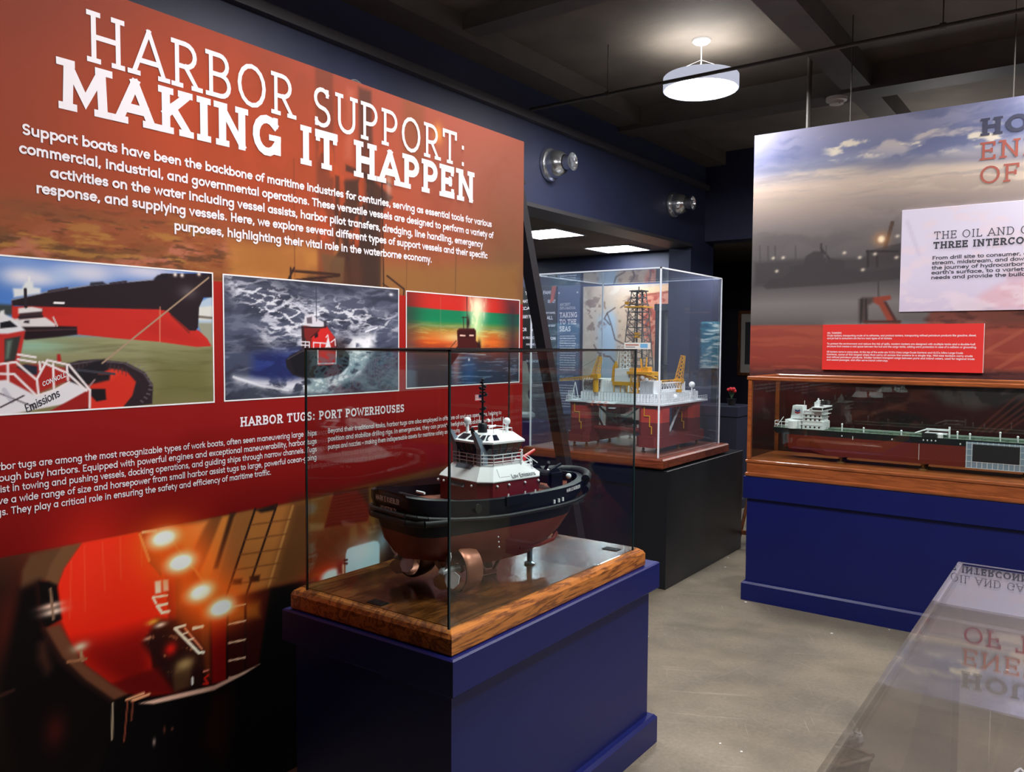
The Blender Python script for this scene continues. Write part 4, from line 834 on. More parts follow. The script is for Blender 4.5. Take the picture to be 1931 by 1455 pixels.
mat('letter_white', (238, 230, 236), .5); mat('letter_grey', (58, 60, 84), .5); mat('letter_rust', (168, 84, 70), .5); mat('letter_black', (44, 44, 58), .5); mat('board_edge', (150, 90, 74), .6); mat('print_border', (240, 236, 238), .45); mat('red_plaque', (226, 44, 40), .42); mat('plaque_edge', (240, 236, 236), .5); mat('plaque_white', (222, 216, 236), .42, var=.05, vscale=2)
mat('brace_steel', (34, 34, 40), .45, spec=.4); mat('brace_light', (84, 86, 96), .5)
wood('oak_trim', (104, 55, 18), (178, 108, 44), (7, 1, 9), 2.6, .32, .35)
wood('oak_top', (70, 38, 14), (122, 72, 32), (9, 1.2, 6), 2.2, .22, .9, .16)
wood('cherry', (128, 66, 32), (152, 82, 42), (1, 7, 9), 2.2, .3, .35, .02)
wood('mahogany', (98, 44, 28), (128, 62, 40), (1, 3, 6), 1.6, .35, .3, .03)
wood('easel_wood', (70, 38, 18), (120, 70, 36), (6, 6, 1), 2, .45, .1)
clear('case_glass', (.93, .97, .96), .045); clear('case_acrylic', (.96, .98, 1), .045, .014); clear('near_acrylic', (.97, .96, .96), .1, .012, (.9, .86, .84))
mat('glass_edge', (26, 44, 46), .2); mat('acrylic_edge', (236, 244, 255), .3, emit=0); mat('seal_black', (8, 9, 11), .4)
mat('drum_white', (214, 220, 240), .5, emit=.55); emis('lamp_glow', (255, 252, 250), LAMP); emis('lamp_upglow', (255, 250, 244), 14); emis('panel_glow', (240, 248, 255), PANELLIGHT)
# floor: worn sealed concrete
def concrete():
    m = bpy.data.materials.new('concrete'); m.use_nodes = True; nt = m.node_tree; b = nt.nodes['Principled BSDF']; N = nt.nodes.new; lk = nt.links.new
    tc = N('ShaderNodeTexCoord')
    def noise(s, d=6, mp=None, rough=.6):
        n = N('ShaderNodeTexNoise'); n.inputs['Scale'].default_value = s; n.inputs['Detail'].default_value = d; n.inputs['Roughness'].default_value = rough; lk(mp or tc.outputs['Object'], n.inputs[0]); return n.outputs[0]
    def rampn(src, p0, p1, c0, c1):
        r = N('ShaderNodeValToRGB'); r.color_ramp.elements[0].position = p0; r.color_ramp.elements[1].position = p1; r.color_ramp.elements[0].color = (*c0, 1); r.color_ramp.elements[1].color = (*c1, 1); lk(src, r.inputs[0]); return r.outputs[0]
    base = rampn(noise(1.3, 8), .32, .7, lin((92, 86, 77)), lin((130, 120, 105)))
    fine = rampn(noise(60, 4), .3, .75, (.75, .75, .75), (1.1, 1.1, 1.1))
    mx = N('ShaderNodeMix'); mx.data_type = 'RGBA'; mx.blend_type = 'MULTIPLY'; mx.inputs[0].default_value = 1; lk(base, mx.inputs[6]); lk(fine, mx.inputs[7])
    col = mx.outputs[2]
    def streaks(ang, sx, sy, p0, p1, c, f):
        nonlocal col
        mp = N('ShaderNodeMapping'); mp.vector_type = 'TEXTURE'; mp.inputs['Rotation'].default_value = (0, 0, R(ang)); mp.inputs['Scale'].default_value = (1 / sx, 1 / sy, 1); lk(tc.outputs['Object'], mp.inputs[0])
        msk = rampn(noise(1, 3, mp.outputs[0]), p0, p1, (0, 0, 0), (f, f, f))
        mm = N('ShaderNodeMix'); mm.data_type = 'RGBA'; lk(msk, mm.inputs[0]); lk(col, mm.inputs[6]); mm.inputs[7].default_value = (*lin(c), 1); col = mm.outputs[2]
    streaks(28, 1.6, 36, .64, .74, (146, 139, 126), .45); streaks(118, 2.2, 60, .66, .75, (158, 150, 138), .5); streaks(75, 2, 44, .66, .75, (146, 140, 128), .45); streaks(152, 3, 60, .66, .75, (150, 144, 132), .45); streaks(60, 1.1, 2.2, .5, .75, (128, 116, 98), .5); streaks(10, 1.5, 3, .52, .75, (70, 66, 58), .5)
    vo = N('ShaderNodeTexVoronoi'); vo.inputs['Scale'].default_value = 7; lk(tc.outputs['Object'], vo.inputs[0])
    lt = N('ShaderNodeMath'); lt.operation = 'LESS_THAN'; lt.inputs[1].default_value = .055; lk(vo.outputs['Distance'], lt.inputs[0])
    sp = N('ShaderNodeMath'); sp.operation = 'MULTIPLY'; lk(lt.outputs[0], sp.inputs[0]); lk(rampn(noise(2.1, 2), .47, .5, (0, 0, 0), (1, 1, 1)), sp.inputs[1])
    mm = N('ShaderNodeMix'); mm.data_type = 'RGBA'; lk(sp.outputs[0], mm.inputs[0]); lk(col, mm.inputs[6]); mm.inputs[7].default_value = (.7, .7, .68, 1)
    lk(mm.outputs[2], b.inputs['Base Color'])
    lk(rampn(noise(3, 5), .3, .7, (.32, .32, .32), (.52, .52, .52)), b.inputs['Roughness']); b.inputs['Specular IOR Level'].default_value = .45
    bp = N('ShaderNodeBump'); bp.inputs['Strength'].default_value = .08; bp.inputs['Distance'].default_value = .01; lk(noise(35, 4), bp.inputs['Height']); lk(bp.outputs[0], b.inputs['Normal'])
    MATS['concrete'] = m
concrete()
# ------------------------------------------------------------------ the room
CZ = 3.6; WX = -3.5
struct('floor', MB().box((-11, -3.2, -.1), (5, 12, 0)), 'concrete')
struct('ceiling', MB().box((WX - .25, -3.2, CZ), (5, 8.55, CZ + .1)), 'ceiling_paint')
struct('ceiling_gallery', MB().box((-11, -3.2, 2.75), (WX - .25, 12, 2.85)).box((WX - .25, 8.55, 2.75), (5, 12, 2.85)), 'ceiling_paint')
wl = MB().box((WX - .25, -3.2, 0), (WX, 4.55, CZ)).box((WX - .25, 4.55, 2.61), (WX, 7.95, CZ)).box((WX - .25, 7.95, 0), (WX, 8.55, CZ))
struct('wall_left', wl, 'navy_wall')
struct('wall_back', MB().box((WX, 8.3, 2.67), (-1.72, 8.55, CZ)).box((-1.72, 8.3, 0), (5, 8.55, CZ)), 'navy_wall')
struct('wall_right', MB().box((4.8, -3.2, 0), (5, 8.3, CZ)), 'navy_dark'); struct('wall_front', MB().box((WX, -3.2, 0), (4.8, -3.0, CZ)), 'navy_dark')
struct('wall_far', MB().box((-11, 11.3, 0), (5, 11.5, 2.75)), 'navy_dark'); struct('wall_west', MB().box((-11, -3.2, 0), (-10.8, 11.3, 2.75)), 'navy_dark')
struct('wall_partition', MB().box((-10.8, 9.42, 0), (-4.02, 9.6, 2.75)), 'navy_wall')
struct('trim_1', MB().box((WX, -3, 3.205), (WX + .05, 8.3, 3.26)), 'trim_paint')
struct('trim_2', MB().box((WX - .26, 4.55, 2.58), (WX + .02, 7.95, 2.61)), 'trim_paint')
# ceiling beams
bm = MB().box((-3.5, -3, 3.46), (-3.28, 8.3, CZ)); struct('trim_3', bm, 'ceiling_steel')
struct('trim_4', MB().box((-1.62, -3, 3.44), (-1.42, 8.3, CZ)), 'ceiling_steel')
struct('trim_5', MB().box((WX, 6.35, 3.42), (4.8, 6.6, CZ)), 'ceiling_steel')
struct('trim_6', MB().box((WX, 3.95, 3.5), (4.8, 4.1, CZ)), 'ceiling_steel')
struct('trim_7', MB().box((1.2, -3, 3.44), (1.4, 8.3, CZ)), 'ceiling_steel')
# ------------------------------------------------------------------ pipes and rods under the ceiling
pp = thing('sprinkler_pipe', 'long thin grey pipe running crosswise under the ceiling past the round pendant lamp', 'pipe', (0, 4.93, 3.27))
MB().bar((-3.45, 0, 0), (4.8, 0, 0), .012, 10).build('pipe_run', 'pipe_paint', pp, smooth=True)
for x in (-2.8, -.75, 1.6):
    MB().bar((x, 0, 0), (x, 0, .33), .004, 6).build('hanger', 'pipe_paint', pp)
    MB().lathe([(.013, -.014), (.019, -.014), (.019, .014), (.013, .014)], 12, (x, 0, 0), 'x').build('clamp', 'pipe_paint', pp)
p2 = thing('conduit', 'vertical grey conduit dropping from the ceiling behind the harbor-dusk panel', 'pipe', (-1.648, 5.62, 2.2))
MB().bar((0, 0, 0), (0, 0, 1.4), .017, 12).build('tube', 'pipe_paint', p2, smooth=True); MB().box((-.035, -.02, 1.3), (.035, .03, 1.4)).build('junction_box', 'pipe_paint', p2)
MB().lathe([(.02, .7), (.02, .76)], 12).build('coupling', 'pipe_paint', p2)
for nm, x, lb in (('a', -1.318, 'thin steel rod hanging the harbor-dusk panel near its left corner'), ('b', -0.4523, 'thin steel rod hanging the harbor-dusk panel above its big heading')):
    o = MB().bar((x, 5.37, 2.9), (x, 5.37, CZ), .004, 6).build('hanger_rod', 'pipe_paint'); tag(o, lb, 'rod', 'hanger rods above the harbor panel')
dt = thing('smoke_detector', 'small white smoke detector on the dark ceiling beam above the harbor-dusk panel', 'smoke detector', (-1.68, 6.42, 3.42))
MB().lathe([(.075, 0), (.075, -.025), (.06, -.03)], 24).build('base', 'white_plastic', dt, smooth=True); MB().lathe([(.055, -.03), (.05, -.05), (.02, -.058)], 24).build('sensor_head', 'white_plastic', dt, smooth=True)
MB().ball((.03, -.03, -.05), .006, 8).build('indicator', 'nozzle_dark', dt)
# ------------------------------------------------------------------ round pendant lamps
def pendant(x, y, z, label):
    t = thing('pendant_lamp', label, 'lamp', (x, y, z), 0, 'round drum pendant lamps')
    MB().lathe([(.245, .0), (.25, .004), (.25, .085), (.245, .09), (.235, .09), (.235, .004)], 48, cap=False).build('drum', 'drum_white', t, smooth=True)
    MB().lathe([(.001, .006), (.236, .006)], 48, cap=False).build('diffuser', 'lamp_glow', t)
    MB().lathe([(.001, .08), (.234, .08)], 48, cap=False).build('upper_diffuser', 'lamp_upglow', t)
    MB().bar((0, 0, .08), (0, 0, CZ - z), .004, 8).build('cord', 'white_metal', t)
    MB().lathe([(.06, CZ - z), (.06, CZ - z - .012), (.045, CZ - z - .025), (.004, CZ - z - .03)], 24).build('canopy', 'white_metal', t, smooth=True)
    for a in (0, 2.1, 4.2): MB().bar((.23 * math.cos(a), .23 * math.sin(a), .085), (0, 0, .2), .0015, 4).build('wire', 'white_metal', t)
    return t
pd = pendant(-2.245, 5.21, 3.268, 'glowing round white drum pendant hanging above the oil rig case')
for x, y, lb in ((-2.27, 2.9, 'drum pendant above the red tugboat panel'), (.15, 2.9, 'drum pendant above the aisle beside the tugboat case'), (.15, 5.22, 'drum pendant in front of the harbor-dusk panel'), (-.75, 1.75, 'unseen drum pendant added above the camera side of the tugboat case to brighten the red panel'), (2.6, 2.9, 'drum pendant on the far right of the hall'), (2.6, 5.22, 'rear drum pendant on the far right of the hall')):  # pendant on the tug case's camera side is added to brighten the red panel
    dup(pd, (x, y, 3.283), label=lb)
lowp = pendant(-1.15, 7.95, 2.5, 'unseen low drum pendant added behind the harbor-dusk panel to light the armchair and wave picture')  # added out of sight to light the armchair and wave picture for their reflection
# ------------------------------------------------------------------ jet nozzles on the left wall
def nozzle(y, z, label):
    t = thing('air_nozzle', label, 'air nozzle', (WX, y, z), 0, 'chrome jet nozzles on the navy wall')
    MB().lathe([(.02, .002), (.128, .002), (.13, .012), (.122, .03), (.1, .036)], 36, axis='x', cap=False).build('flange', 'chrome', t, smooth=True)
    MB().lathe([(.104, .03), (.106, .06), (.098, .1), (.08, .135), (.062, .15)], 36, axis='x', cap=False).build('ball_housing', 'chrome', t, smooth=True)
    MB().lathe([(.056, .14), (.056, .2), (.066, .215), (.068, .22), (.063, .22), (.053, .205), (.05, .14)], 36, axis='x', cap=False).build('spout', 'chrome', t, smooth=True)
    MB().lathe([(.001, .15), (.052, .15)], 24, axis='x', cap=False).build('throat', 'nozzle_dark', t)
    for a in (45, 135, 225, 315): MB().ball((.034, .114 * math.cos(R(a)), .114 * math.sin(R(a))), .006, 8).build('screw', 'chrome', t)
    return t
nz = nozzle(5.26, 2.935, 'chrome air nozzle on the navy wall, just right of the red panel')
dup(nz, (WX, 7.48, 2.945), label='chrome air nozzle nearest the back corner, above the oil rig case')
dup(nz, (WX, 3.06, 2.895), label='chrome air nozzle peeking over the top edge of the red panel')
# ------------------------------------------------------------------ red tugboat panel
PX = -2.3; FX = PX + .0015
P1 = thing('exhibit_panel', 'large red exhibit panel with tugboat photos and white lettering, left of the tugboat case', 'exhibit panel', (PX, 1.8, 0))
PL0, PL1, PT = .2, 3.238, 2.532
MB().box((PX - .045, PL0, .0), (PX - .002, PL1, PT)).build('board', 'board_edge', P1, True)
print_mesh('mural', MURAL_TUG, 'x', PX, PL0, PL1, .02, PT, .004, P1, lambda V: np.where(V < .987, 1.5, .9)[..., None])  # lower ink colours brightened to make up for weaker light below the red band
for nm, ops, a, b, st in (('ship', PHOTO_SHIP, (.52, 1.362), (1.524, 1.769), .0028), ('waves', PHOTO_WAVES, (1.567, 1.363), (2.368, 1.768), .003), ('hull', PHOTO_HULL, (2.417, 1.37), (3.206, 1.763), .0035)):
    o = print_mesh('photo_print', ops, 'x', PX + .001, a[0], b[0], a[1], b[1], st, P1)
    o['label'] = {'ship': 'photo of a black and red ship hull with a tug alongside', 'waves': 'photo of a red tug in foaming waves', 'hull': 'photo of a tug against a red and green hull'}[nm]
    e = .0045
    MB().box((FX - .001, a[0] - e, a[1] - e), (FX + .0005, b[0] + e, a[1])).box((FX - .001, a[0] - e, b[1]), (FX + .0005, b[0] + e, b[1] + e)).box((FX - .001, a[0] - e, a[1]), (FX + .0005, a[0], b[1])).box((FX - .001, b[0], a[1]), (FX + .0005, b[0] + e, b[1])).build('photo_border', 'print_border', o, True)
h = MB(); text(h, 'Emissions', (FX + .0002, 0.9662, 1.36), Vector((0, 1.054 - 0.9662, 1.401 - 1.36)).normalized(), Vector((0, -.25, 1)).normalized(), .024, math.hypot(1.054 - 0.9662, 1.401 - 1.36), .13); h.build('boat_lettering', 'letter_black', P1, True)
h = MB(); text(h, 'CONNOLLY', (FX + .0002, 1.008, 1.429), Vector((0, 1.069 - 1.008, 1.454 - 1.429)).normalized(), Vector((0, -.1, 1)).normalized(), .013, .075, .16); h.build('boat_name', 'letter_white', P1, True)
headline('heading', 'letter_white', P1, 'HARBOR SUPPORT:', (FX, 1.143, 2.327), (0, 1, 0), (0, 0, 1), .141, 2.801 - 1.143, .105)
headline('heading', 'letter_white', P1, 'MAKING IT HAPPEN', (FX, 1.072, 2.18), (0, 1, 0), (0, 0, 1), .136, 2.858 - 1.072, .2)
h = MB()
for t, xa, xb, z in (('Support boats have been the backbone of maritime industries for centuries, serving as essential tools for various', 0.9725, 2.984, 2.09),
    ('commercial, industrial, and governmental operations. These versatile vessels are designed to perform a variety of', 0.9637, 2.996, 2.04),
    ('activities on the water including vessel assists, harbor pilot transfers, dredging, line handling, emergency', 1.04, 2.917, 1.99),
    ('response, and supplying vessels. Here, we explore several different types of support vessels and their specific', 1.003, 2.953, 1.943),
    ('purposes, highlighting their vital role in the waterborne economy.', 1.397, 2.571, 1.892)):
    txt1(h, FX, t, xa, xb, z, .0295, .19)
h.build('intro_text', 'letter_white', P1, True)
headline('subheading', 'letter_white', P1, 'HARBOR TUGS: PORT POWERHOUSES', (FX, 1.624, 1.272), (0, 1, 0), (0, 0, 1), .032, 2.403 - 1.624, .19)
h = MB()
B = [('Harbor tugs are among the most recognizable types of work boats, often seen maneuvering large ships', 'Harbor ', (36,882), (597,822)), ('through busy harbors. Equipped with powerful engines and exceptional maneuverability, harbor tugs', 'through ', (46,903), (597,838)),
     ('assist in towing and pushing vessels, docking operations, and guiding ships through narrow channels. Tugs', 'assist ', (21,927), (597,855)), ('have a wide range of size and horsepower from small harbor assist tugs to large, powerful ocean-going', 'have ', (22,950), (597,870)), ('tugs. They play a critical role in ensuring the safety and efficiency of maritime traffic.', 'tugs. ', (20,966), (511,893))]
Y0 = [0.942, 0.9565, 0.9265, 0.9229, 0.9222]; Y1 = [1.946, 1.946, 1.946, 1.945, 1.745]; Z1 = [1.216, 1.186, 1.157, 1.127, 1.097]
for (t, pre, _a, _b), ya, yb, z in zip(B, Y0, Y1, Z1): txt1(h, FX, t, ya, yb, z, .0195, .14, pre=pre)
h.build('body_text', 'letter_white', P1, True)
h = MB()
for t, ya, yb, z in (('Beyond their traditional tasks, harbor tugs are also employed in offshore oil and gas operations, helping to', 1.998, 3.065, 1.219), ('position and stabilize drilling rigs. In emergencies, they can provide firefighting capabilities with onboard', 1.998, 3.066, 1.189), ('pumps and nozzles – making them indispensable assets for maritime safety and security.', 1.998, 2.763, 1.159)):
    txt1(h, FX, t, ya, yb, z, .0185, .14)
h.build('body_text', 'letter_white', P1, True)
b = MB(); b.prism([(PX - .05, 3.20, 2.50), (PX - .05, 3.255, 2.50), (PX - .05, 4.09, 0.0), (PX - .05, 4.02, 0.0)], (-.06, 0, 0)); b.build('brace', 'brace_steel', P1, True)
b = MB(); b.prism([(PX - .052, 3.2, 2.35), (PX - .052, 3.2, 2.5), (PX - .052, 3.26, 2.5), (PX - .052, 3.33, 2.35)], (-.05, 0, 0)); b.build('brace_bracket', 'brace_steel', P1, True)
for y in (.6, 3.0): MB().box((PX - .3, y, 0), (PX - .002, y + .06, .05)).build('foot', 'brace_steel', P1, True)
# ------------------------------------------------------------------ pedestals
def pedestal(name, label, x0, x1, y0, y1, h, m, rim=.03, rh=.14, ph=.112, pl=.03):
    t = thing(name, label, 'pedestal', ((x0 + x1) / 2, (y0 + y1) / 2, 0))
    MB().bbox((x0 + rim, y0 + rim, .0), (x1 - rim, y1 - rim, h - .01), .002).build('body', m, t, True)
    if rh: MB().bbox((x0, y0, h - rh), (x1, y1, h), .005).build('top_rim', m, t, True)
    if ph: MB().rings([[(x0 + a, y0 + a, z), (x1 - a, y0 + a, z), (x1 - a, y1 - a, z), (x0 + a, y1 - a, z)] for a, z in ((rim - pl, 0), (rim - pl, ph - .012), (rim - pl + .01, ph), (rim - .002, ph))]).build('plinth', m, t, True)
    return t
pedestal('display_pedestal', 'navy pedestal under the tugboat case', -2.06, -1.355, 1.6, 2.835, .715, 'navy_paint', rh=.105)
# ---- tugboat case: oak base and glass cover
B0 = thing('display_case', 'glass display case on an oak base, holding the tugboat model', 'display case', (-1.7, 2.2, .715))
ox0, ox1, oy0, oy1 = -2.035, -1.372, 1.615, 2.745
r_ = lambda a, z: [(ox0 + a, oy0 + a, z), (ox1 - a, oy0 + a, z), (ox1 - a, oy1 - a, z), (ox0 + a, oy1 - a, z)]
MB().rings([r_(.004, .715), r_(0, .72), r_(0, .762), r_(.006, .774), r_(.022, .784)], cap=True).build('moulded_edge', 'oak_trim', B0, True)
MB().box((ox0 + .024, oy0 + .024, .7835), (ox1 - .024, oy1 - .024, .786)).build('top_board', 'oak_top', B0, True)
for (x, y, a) in ((-1.46, 2.64, 1), (-1.70, 1.665, 0)):
    MB().box((x - .03, y - .018, .785), (x + .03, y + .018, .7885)).build('vent_plate', 'seal_black', B0, True)
    for k in range(4): MB().box((x - .024 + k * .014, y - .012, .788), (x - .016 + k * .014, y + .012, .7895)).build('vent_slot', 'dark_metal', B0, True)
def cover(name, label, x0, x1, y0, y1, z0, z1, gl, edge, th=.006, top=True, er=.0028, rimm=None, t=None):
    t = t or thing(name, label, 'display case', ((x0 + x1) / 2, (y0 + y1) / 2, z0))
    for a, b in (((x0, y0, z0), (x1, y0 + th, z1)), ((x0, y1 - th, z0), (x1, y1, z1)), ((x0, y0 + th, z0), (x0 + th, y1 - th, z1)), ((x1 - th, y0 + th, z0), (x1, y1 - th, z1))):
        MB().box(a, b).build('glass_pane', gl, t, True)
    if top: MB().box((x0 + th, y0 + th, z1 - th), (x1 - th, y1 - th, z1)).build('top_pane', gl, t, True)
    e = er
    for x, y in ((x0, y0), (x1, y0), (x1, y1), (x0, y1)): MB().box((x - e, y - e, z0), (x + e, y + e, z1)).build('edge_strip', edge, t, True)
    for a, b in (((x0, y0), (x1, y0)), ((x1, y0), (x1, y1)), ((x1, y1), (x0, y1)), ((x0, y1), (x0, y0))):
        MB().box((min(a[0], b[0]) - e, min(a[1], b[1]) - e, z1 - e), (max(a[0], b[0]) + e, max(a[1], b[1]) + e, z1 + e)).build('top_edge_strip', rimm or edge, t, True)
    return t
cover('glass_cover', 'glass cover over the tugboat model', -1.965, -1.388, 1.622, 2.672, .7865, 1.533, 'case_glass', 'glass_edge', rimm='seal_black', t=B0)
# ------------------------------------------------------------------ tugboat model (bow = +x in its own frame)
mat('tug_black', (9, 11, 24), .42, spec=.3); mat('tug_red', (126, 44, 32), .42, var=.06, vscale=20); mat('tug_maroon', (112, 20, 30), .4); mat('tug_white', (232, 230, 234), .4); mat('tug_deck', (120, 58, 40), .5); mat('tug_window', (10, 13, 34), .12, spec=.7); mat('tug_grey', (120, 130, 146), .4); mat('bronze', (150, 92, 70), .35, metal=.5); mat('steel_blade', (206, 206, 208), .3, metal=.35); mat('bright_red', (190, 26, 30), .4); mat('brass', (200, 176, 120), .25, metal=.9); mat('stand_steel', (150, 190, 210), .25, metal=.7)
T = thing('model_tugboat', 'model tugboat with black and red hull and white deckhouse inside the glass case', 'model boat', (-1.62, 2.12, .7885), R(79))
MB.DM = Matrix.Diagonal((.905, 1, 1, 1))
def beam(x):      # half beam of the deck edge
    pts = [(-.46, .085), (-.45, .115), (-.42, .14), (-.36, .156), (-.2, .168), (0, .17), (.15, .166), (.25, .152), (.33, .126), (.39, .09), (.425, .055), (.443, .022), (.447, .0015)]
    return float(np.interp(x, [p[0] for p in pts], [p[1] for p in pts]))
XS = [-.46, -.455, -.445, -.42, -.39, -.34, -.28, -.2, -.1, 0, .1, .18, .25, .3, .34, .375, .4, .42, .435, .443, .447]
def sheer(x): return .29 + .03 * max(0, -(x + .1) / .36) ** 1.5 + .012 * max(0, (x - .1) / .35) ** 2
def wl(x): return .196 - .006 * (x + .46) + .02 * max(0, (x - .2) / .25) ** 2
def wlx(x): return -.425 + (x + .46) / (.907) * (.425 + .385)
def wlb(x): return beam(x) * .955 if x < .3 else beam(x) * (.955 - .35 * ((x - .3) / .147) ** 1.2)
def side(mb, prof):     # loft port and starboard: prof(x) -> list of (x, halfbeam, z)
    rs = []
    for x in XS:
        p = prof(x); rs.append([(a, b, c) for a, b, c in p] + [(a, -b, c) for a, b, c in p[::-1]])
    return mb.rings(rs, cap=True, closed=False)
top = side(MB(), lambda x: [(x + .008 if x < -.3 else x - .03, max(.001, beam(x) - .012), sheer(x)), (x * .998, beam(x), sheer(x) - .004), (x, beam(x), sheer(x) - .03), (wlx(x) * .5 + x * .5, (beam(x) + wlb(x)) / 2, (sheer(x) + wl(x)) / 2 - .01), (wlx(x), wlb(x), wl(x))])
hull = top.build('hull', 'tug_black', T, smooth=True)
def keel(x): return .062 + .05 * max(0, -(x + .1) / .36) ** 1.2
def kx(x): return -.40 + (x + .46) / .907 * (.40 + .275)
und = side(MB(), lambda x: [(wlx(x), wlb(x), wl(x)), (wlx(x) * .6 + kx(x) * .4, wlb(x) * (.93 if x < .25 else .8), wl(x) * .55 + keel(x) * .45), (kx(x), wlb(x) * (.62 if x < .2 else .45), keel(x) + .012), (kx(x), .004, keel(x))])
und.build('underbody', 'tug_red', T, smooth=True)
MB().add([(x + .004 if x < -.3 else x - .02, s * max(.001, beam(x) - .01), sheer(x) - .035) for x in XS for s in (1, -1)], [(2 * i, 2 * i + 1, 2 * i + 3, 2 * i + 2) for i in range(len(XS) - 1)]).build('deck', 'tug_deck', T)
bw = MB()
for s in (1, -1):
    pth = [(x + .006 if x < -.3 else x - .022, s * max(.001, beam(x) - .011)) for x in XS]
    bw.rings([[(x, y, sheer(XS[i]) - .04), (x, y, sheer(XS[i]))] for i, (x, y) in enumerate(pth)], cap=False, closed=False)
bw.build('bulwark', 'tug_black', T)
for dz, rr in ((-.058, .007),):
    f = MB()
    for s in (1, -1): f.tube([(x, s * (beam(x) + .004), sheer(x) + dz) for x in XS], rr, 8)
    f.tube([(-.464, -.087, sheer(-.46) + dz), (-.464, .087, sheer(-.46) + dz)], rr, 8); f.build('rub_rail', 'black_rubber', T, smooth=True)
f = MB()
for dz, rr in ((.0, .016), (-.036, .013)): f.tube([(x + .008, s * (beam(x) + .006), sheer(x) + dz) for s, xs in ((1, XS[14:]), (-1, XS[:13:-1])) for x in xs], rr, 10)
f.build('bow_fender', 'black_rubber', T, smooth=True)
f = MB(); f.tube([(-.36, .162, .243), (-.43, .14, .243), (-.46, .09, .243), (-.463, 0, .243), (-.46, -.09, .243), (-.43, -.14, .243), (-.36, -.162, .243)], .011, 10); f.build('stern_fender', 'black_rubber', T, smooth=True)
# hull marks: freeing ports, fairlead, boot-top studs
for x, z in ((.13, .248), (.155, .249), (.18, .25)): MB().box((x - .004, -beam(x) - .003, z - .006), (x + .004, -beam(x) + .002, z + .006)).build('fairlead', 'tug_white', T)
MB().lathe([(.008, -.002), (.014, -.002), (.014, .004), (.008, .004)], 16, (-.235, -.171, .27), 'y').build('hull_ring', 'black_rubber', T)
MB().box((-.11, -.174, .262), (.0, -.164, .29)).build('pilot_gate', 'tug_black', T)
for x in (-.1, -.02, .03): MB().bar((x, -.165, .275), (x + .006, -.165, .298), .0025, 5).bar((x + .012, -.165, .275), (x + .006, -.165, .298), .0025, 5).build('tow_cleat', 'tug_white', T)
for i in range(3): MB().ball((-.135 + .002 * i, -.16, .168 - .016 * i), .003, 6).build('draft_mark', 'tug_white', T)
tx = MB(); text(tx, 'MARK E KUEBLER', (.2, -beam(.2) - .004, .27), Vector((.95, .2, .03)).normalized(), (0, 0, 1), .012, .1, .2); tx.build('bow_name', 'letter_white', T)
tx = MB(); text(tx, 'MARK E KUEBLER', (-.4655, .064, .291), Vector((.0, -1, 0)), (0, 0, 1), .016, .125, .2); tx.build('stern_name', 'letter_white', T); tx = MB(); text(tx, 'HOUSTON TX', (-.4635, .042, .264), Vector((0, -1, 0)), (0, 0, 1), .013, .085, .2); tx.build('home_port', 'letter_white', T)
MB.DM = None
# deckhouse: red lower storey, white sloping upper storey
def octo(x0, x1, h, c, z, n=None): return [(x0, -h + c, z), (x0 + c, -h, z), (x1 - c * 1.6, -h, z), (x1, -h + c * 1.6, z), (x1, h - c * 1.6, z), (x1 - c * 1.6, h, z), (x0 + c, h, z), (x0, h - c, z)]
MB().rings([octo(-.152, .14, .128, .035, .255), octo(-.152, .14, .128, .035, .331)]).build('lower_house', 'tug_maroon', T)
MB().rings([octo(-.155, .142, .131, .036, .331), octo(-.155, .142, .131, .036, .334), octo(-.118, .085, .098, .03, .374), octo(-.118, .085, .098, .03, .378)]).build('upper_house', 'tug_white', T)
MB().prism([(-.158, -.032, .31), (-.158, .045, .31), (-.12, .045, .378), (-.12, -.032, .378)], (.012, 0, 0)).build('stair_recess', 'tug_grey', T)
for i in range(5): MB().box((-.158 + i * .008, -.03, .318 + i * .012), (-.15 + i * .008, .043, .32 + i * .012)).build('step', 'dark_metal', T)
MB().prism([(-.085, -.1225, .3425), (-.042, -.1225, .3425), (-.046, -.1035, .366), (-.081, -.1035, .366)], (0, -.002, .002)).build('hatch', 'tug_white', T)
tx = MB(); text(tx, 'Low Emissions', (-.035, -.1305, .337), (1, 0, 0), Vector((0, .64, .77)), .016, .105, .15); tx.build('slogan', 'letter_black', T)
for x in (-.1, -.05, .02, .08): MB().ball((x, -.13, .318), .0045, 8).build('deck_light', 'tug_white', T)
for y in (-.07, .07, .1): MB().ball((-.155, y, .318), .0045, 8).build('deck_light', 'tug_white', T)
for x, z in ((-.06, .272), (.04, .278)): MB().box((x, -.131, z), (x + .06, -.127, z + .003)).build('rubbing_strip', 'tug_white', T)
def rail(path, z0, h, rows, m='tug_white', r=.0016, name='railing'):
    b = MB()
    for k in range(1, rows + 1): b.tube([(x, y, z0 + h * k / rows) for x, y in path], r, 5)
    for (x0, y0), (x1, y1) in zip(path, path[1:]):
        n = max(1, int(math.dist((x0, y0), (x1, y1)) / .03))
        for i in range(n + 1): x, y = x0 + (x1 - x0) * i / n, y0 + (y1 - y0) * i / n; b.bar((x, y, z0), (x, y, z0 + h), r, 5)
    return b.build(name, m, T)
rail([(-.117, -.07), (-.087, -.098), (.03, -.098), (.083, -.05), (.083, .05), (.03, .098), (-.087, .098), (-.117, .07), (-.117, -.07)], .377, .034, 3)
rail([(.03, -.1), (.085, -.095), (.11, -.06)], .345, .034, 3)
b = MB()
for i in range(6): b.bar((.062 + i * .009, -.095, .375 - i * .006), (.062 + i * .009, -.07, .375 - i * .006), .0015, 4)
b.bar((.06, -.095, .4), (.11, -.095, .37), .0016, 5).bar((.06, -.07, .4), (.11, -.07, .37), .0016, 5); b.build('stairway', 'tug_white', T)
